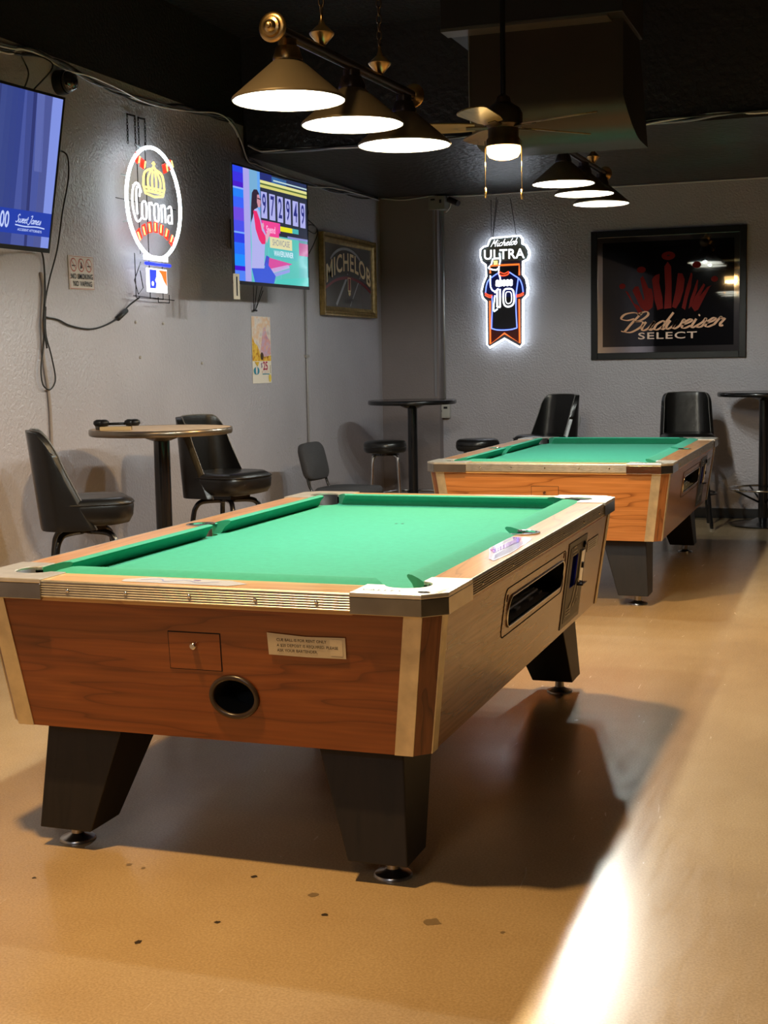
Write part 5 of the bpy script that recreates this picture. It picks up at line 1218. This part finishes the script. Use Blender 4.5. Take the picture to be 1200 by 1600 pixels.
def make_stool():
    root = empty('bar_stool')
    bm = bmesh.new(); lathe(bm, [(0, 0.672), (0.150, 0.672), (0.163, 0.680), (0.170, 0.700), (0.170, 0.735), (0.163, 0.752), (0.145, 0.762), (0.10, 0.766), (0, 0.768)], 40); obj('seat', bm, M_VINYL, root, smooth=True)
    bm = bmesh.new(); lathe(bm, [(0.11, 0.650), (0.11, 0.672), (0, 0.672)], 24); lathe(bm, [(0.1695, 0.712), (0.1725, 0.716), (0.1695, 0.720)], 40, cap=False); obj('seat_plate', bm, M_BLKM, root, smooth=True, angle=40)
    for k in range(4):
        a = PI / 4 + k * PI / 2 + 0.35; c, s_ = math.cos(a), math.sin(a)
        bm = bmesh.new(); tube(bm, [(c * r, s_ * r, z) for r, z in ((0.02, 0.655), (0.09, 0.655), (0.125, 0.640), (0.140, 0.60), (0.150, 0.45), (0.172, 0.15), (0.185, 0.0))], 0.0115, 10, smoothn=4); obj('leg', bm, M_CHROME, root, smooth=True)
    bm = bmesh.new(); tube(bm, [(0.162 * math.cos(2 * PI * k / 32), 0.162 * math.sin(2 * PI * k / 32), 0.27) for k in range(32)], 0.008, 8, True); obj('foot_ring', bm, M_CHROME, root, smooth=True)
    return root
st_ = make_stool(); st_.location = (-3.53, 9.99, 0); tag(st_, 'round black-topped backless stool in front of the corner table', 'stool', 'round black stools')
s2 = copy_tree(st_); s2.location = (-2.85, 10.24, 0); tag(s2, 'round black-topped backless stool left of the sideways bar chair, behind the far pool table', 'stool', 'round black stools')
# low charcoal chair
root = empty('side_chair', (-3.50, 9.10, 0), math.radians(84), 'low charcoal fabric chair against the left wall behind the front pool table', 'chair')
bm = bmesh.new(); superloft(bm, [(0.42, 0, 0), (0.42, 0.9, 0), (0.435, 1.0, 0), (0.465, 1.0, 0), (0.482, 0.93, 0), (0.486, 0, 0)], 0.225, 0.21, 4); obj('seat', bm, M_GREYF, root, smooth=True)
bm = bmesh.new(); superloft(bm, [(-0.03, 0, 0), (-0.03, 0.9, 0), (-0.018, 1.0, 0), (0.018, 1.0, 0), (0.03, 0.92, 0), (0.033, 0, 0)], 0.165, 0.14, 4.5)
bk = obj('backrest', bm, M_GREYF, root, smooth=True); bk.matrix_local = Matrix.Translation((0, 0.285, 0.665)) @ Matrix.Rotation(math.radians(76), 4, 'X')
for s in (-1, 1):
    bm = bmesh.new(); tube(bm, [(s * 0.13, 0.12, 0.425), (s * 0.135, 0.20, 0.43), (s * 0.14, 0.245, 0.49), (s * 0.14, 0.27, 0.58), (s * 0.14, 0.285, 0.66)], 0.010, 8, smoothn=4); obj('back_support', bm, M_BLKM, root, smooth=True)
    for t in (-1, 1):
        bm = bmesh.new(); tube(bm, [(s * 0.17, t * 0.14, 0.425), (s * 0.21, t * 0.19, 0.0)], 0.011, 8); obj('leg', bm, M_BLKM, root, smooth=True)
# pub tables
def make_pub_table(x, y, ztop, r, topm, edgem, label, ring=True, pole_r=0.04):
    root = empty('pub_table', (x, y, 0), 0, label, 'pub table', 'round pub tables')
    bm = bmesh.new(); lathe(bm, [(0, ztop - 0.026), (r - 0.006, ztop - 0.026), (r - 0.006, ztop - 0.0004), (0, ztop)], 64); obj('table_top', bm, topm, root, smooth=True, angle=30)
    bm = bmesh.new(); lathe(bm, [(r - 0.006, ztop - 0.034), (r, ztop - 0.030), (r + 0.002, ztop - 0.016), (r, ztop - 0.002), (r - 0.006, ztop + 0.0006)], 64, cap=False); obj('edge_band', bm, edgem, root, smooth=True)
    bm = bmesh.new(); lathe(bm, [(0.135, ztop - 0.028), (0.13, ztop - 0.034), (0.075, ztop - 0.058), (pole_r + 0.006, ztop - 0.068), (0, ztop - 0.068)], 32); obj('top_plate', bm, edgem, root, smooth=True)
    bm = bmesh.new(); tube(bm, [(0, 0, 0.03), (0, 0, ztop - 0.06)], pole_r, 24); obj('pole', bm, M_BLKM, root, smooth=True, angle=40)
    bm = bmesh.new(); lathe(bm, [(0, 0), (0.27, 0.0), (0.275, 0.012), (0.24, 0.022), (0.10, 0.036), (0.05, 0.06), (0, 0.06)], 48); obj('base', bm, M_BLKM, root, smooth=True, angle=50)
    if ring:
        bm = bmesh.new(); tube(bm, [(0.265 * math.cos(2 * PI * k / 48), 0.265 * math.sin(2 * PI * k / 48), 0.30) for k in range(48)], 0.010, 8, True)
        fr = obj('foot_ring', bm, M_CHROME, root, smooth=True)
        for k in range(4):
            a = 0.5 + k * PI / 2; bm = bmesh.new(); tube(bm, [(0.26 * math.cos(a), 0.26 * math.sin(a), 0.298), (pole_r * math.cos(a), pole_r * math.sin(a), 0.19)], 0.008, 8); obj('ring_strut', bm, M_BLKM, fr, smooth=True)
    return root
M_TAN = mat('tan_laminate', (0.60, 0.44, 0.29), 0.42, noise=(20, 0.12)); M_DKE = mat('dark_metal_edge', (0.20, 0.16, 0.12), 0.28, 0.8); M_BT = mat('black_laminate', (0.012, 0.011, 0.011), 0.16)
make_pub_table(-3.535, 6.42, 1.047, 0.378, M_TAN, M_DKE, 'round tan-topped high pub table between two bar chairs by the left wall', False, 0.043)
make_pub_table(-3.47, 10.50, 1.063, 0.36, M_BT, M_BLKM, 'round black-topped high pub table in the back left corner behind a stool')
make_pub_table(-0.76, 11.35, 1.081, 0.37, M_BT, M_BLKM, 'round black-topped high pub table against the back wall at the right edge')
# things left on the tan table
root = empty('wooden_block', (-3.66, 6.18, 1.0475), math.radians(22), 'small tan wooden block lying on the round tan table', 'block')
bm = bmesh.new(); box(bm, -0.085, 0.075, -0.035, 0.035, 0, 0.020); obj('block', bm, mat('light_wood_block', (0.50, 0.36, 0.18), 0.5), root, bevel=0.002)
bm = bmesh.new()
for x, w_ in ((-0.085, 0.055), (0.075, 0.050)):
    for dx in (-0.012, 0.012): lathe(bm, [(0, 0.0), (0.02, 0.002), (0.030, 0.014), (0.028, 0.028), (0.014, 0.036), (0, 0.037)], 16, (x + dx, 0, 0.0))
tube(bm, [(-0.085, 0, 0.013), (0.075, 0, 0.014)], 0.007, 8)
o = obj('dark_goggles', bm, M_BLK, smooth=True); o.location = (-3.655, 6.18, 1.068); o.rotation_euler = (0, 0, math.radians(22)); tag(o, 'small black two-lobed object lying on the wooden block', 'small object')
bm = bmesh.new(); lathe(bm, [(0.0, 0.0), (0.03, 0), (0.036, 0.045), (0.033, 0.045), (0.028, 0.006), (0, 0.006)], 22)
o = obj('ashtray', bm, mat('smoky_plastic', (0.12, 0.12, 0.12), 0.12), smooth=True, angle=40); o.location = (-3.79, 6.24, 1.0475); tag(o, 'small smoky grey cup at the edge of the tan table', 'cup')
# pale round plate on the back wall
bm = bmesh.new(); lathe(bm, [(0.128, 0), (0.126, 0.016), (0.10, 0.024), (0, 0.026)], 36, (-2.47, YW, 0.84), mtx=Matrix.Rotation(PI / 2, 3, 'X'))
tag(obj('round_wall_plate', bm, mat('pale_plate', (0.42, 0.42, 0.41), 0.5), smooth=True, angle=40), 'pale round plate on the back wall, half hidden behind the sideways bar chair', 'wall plate')
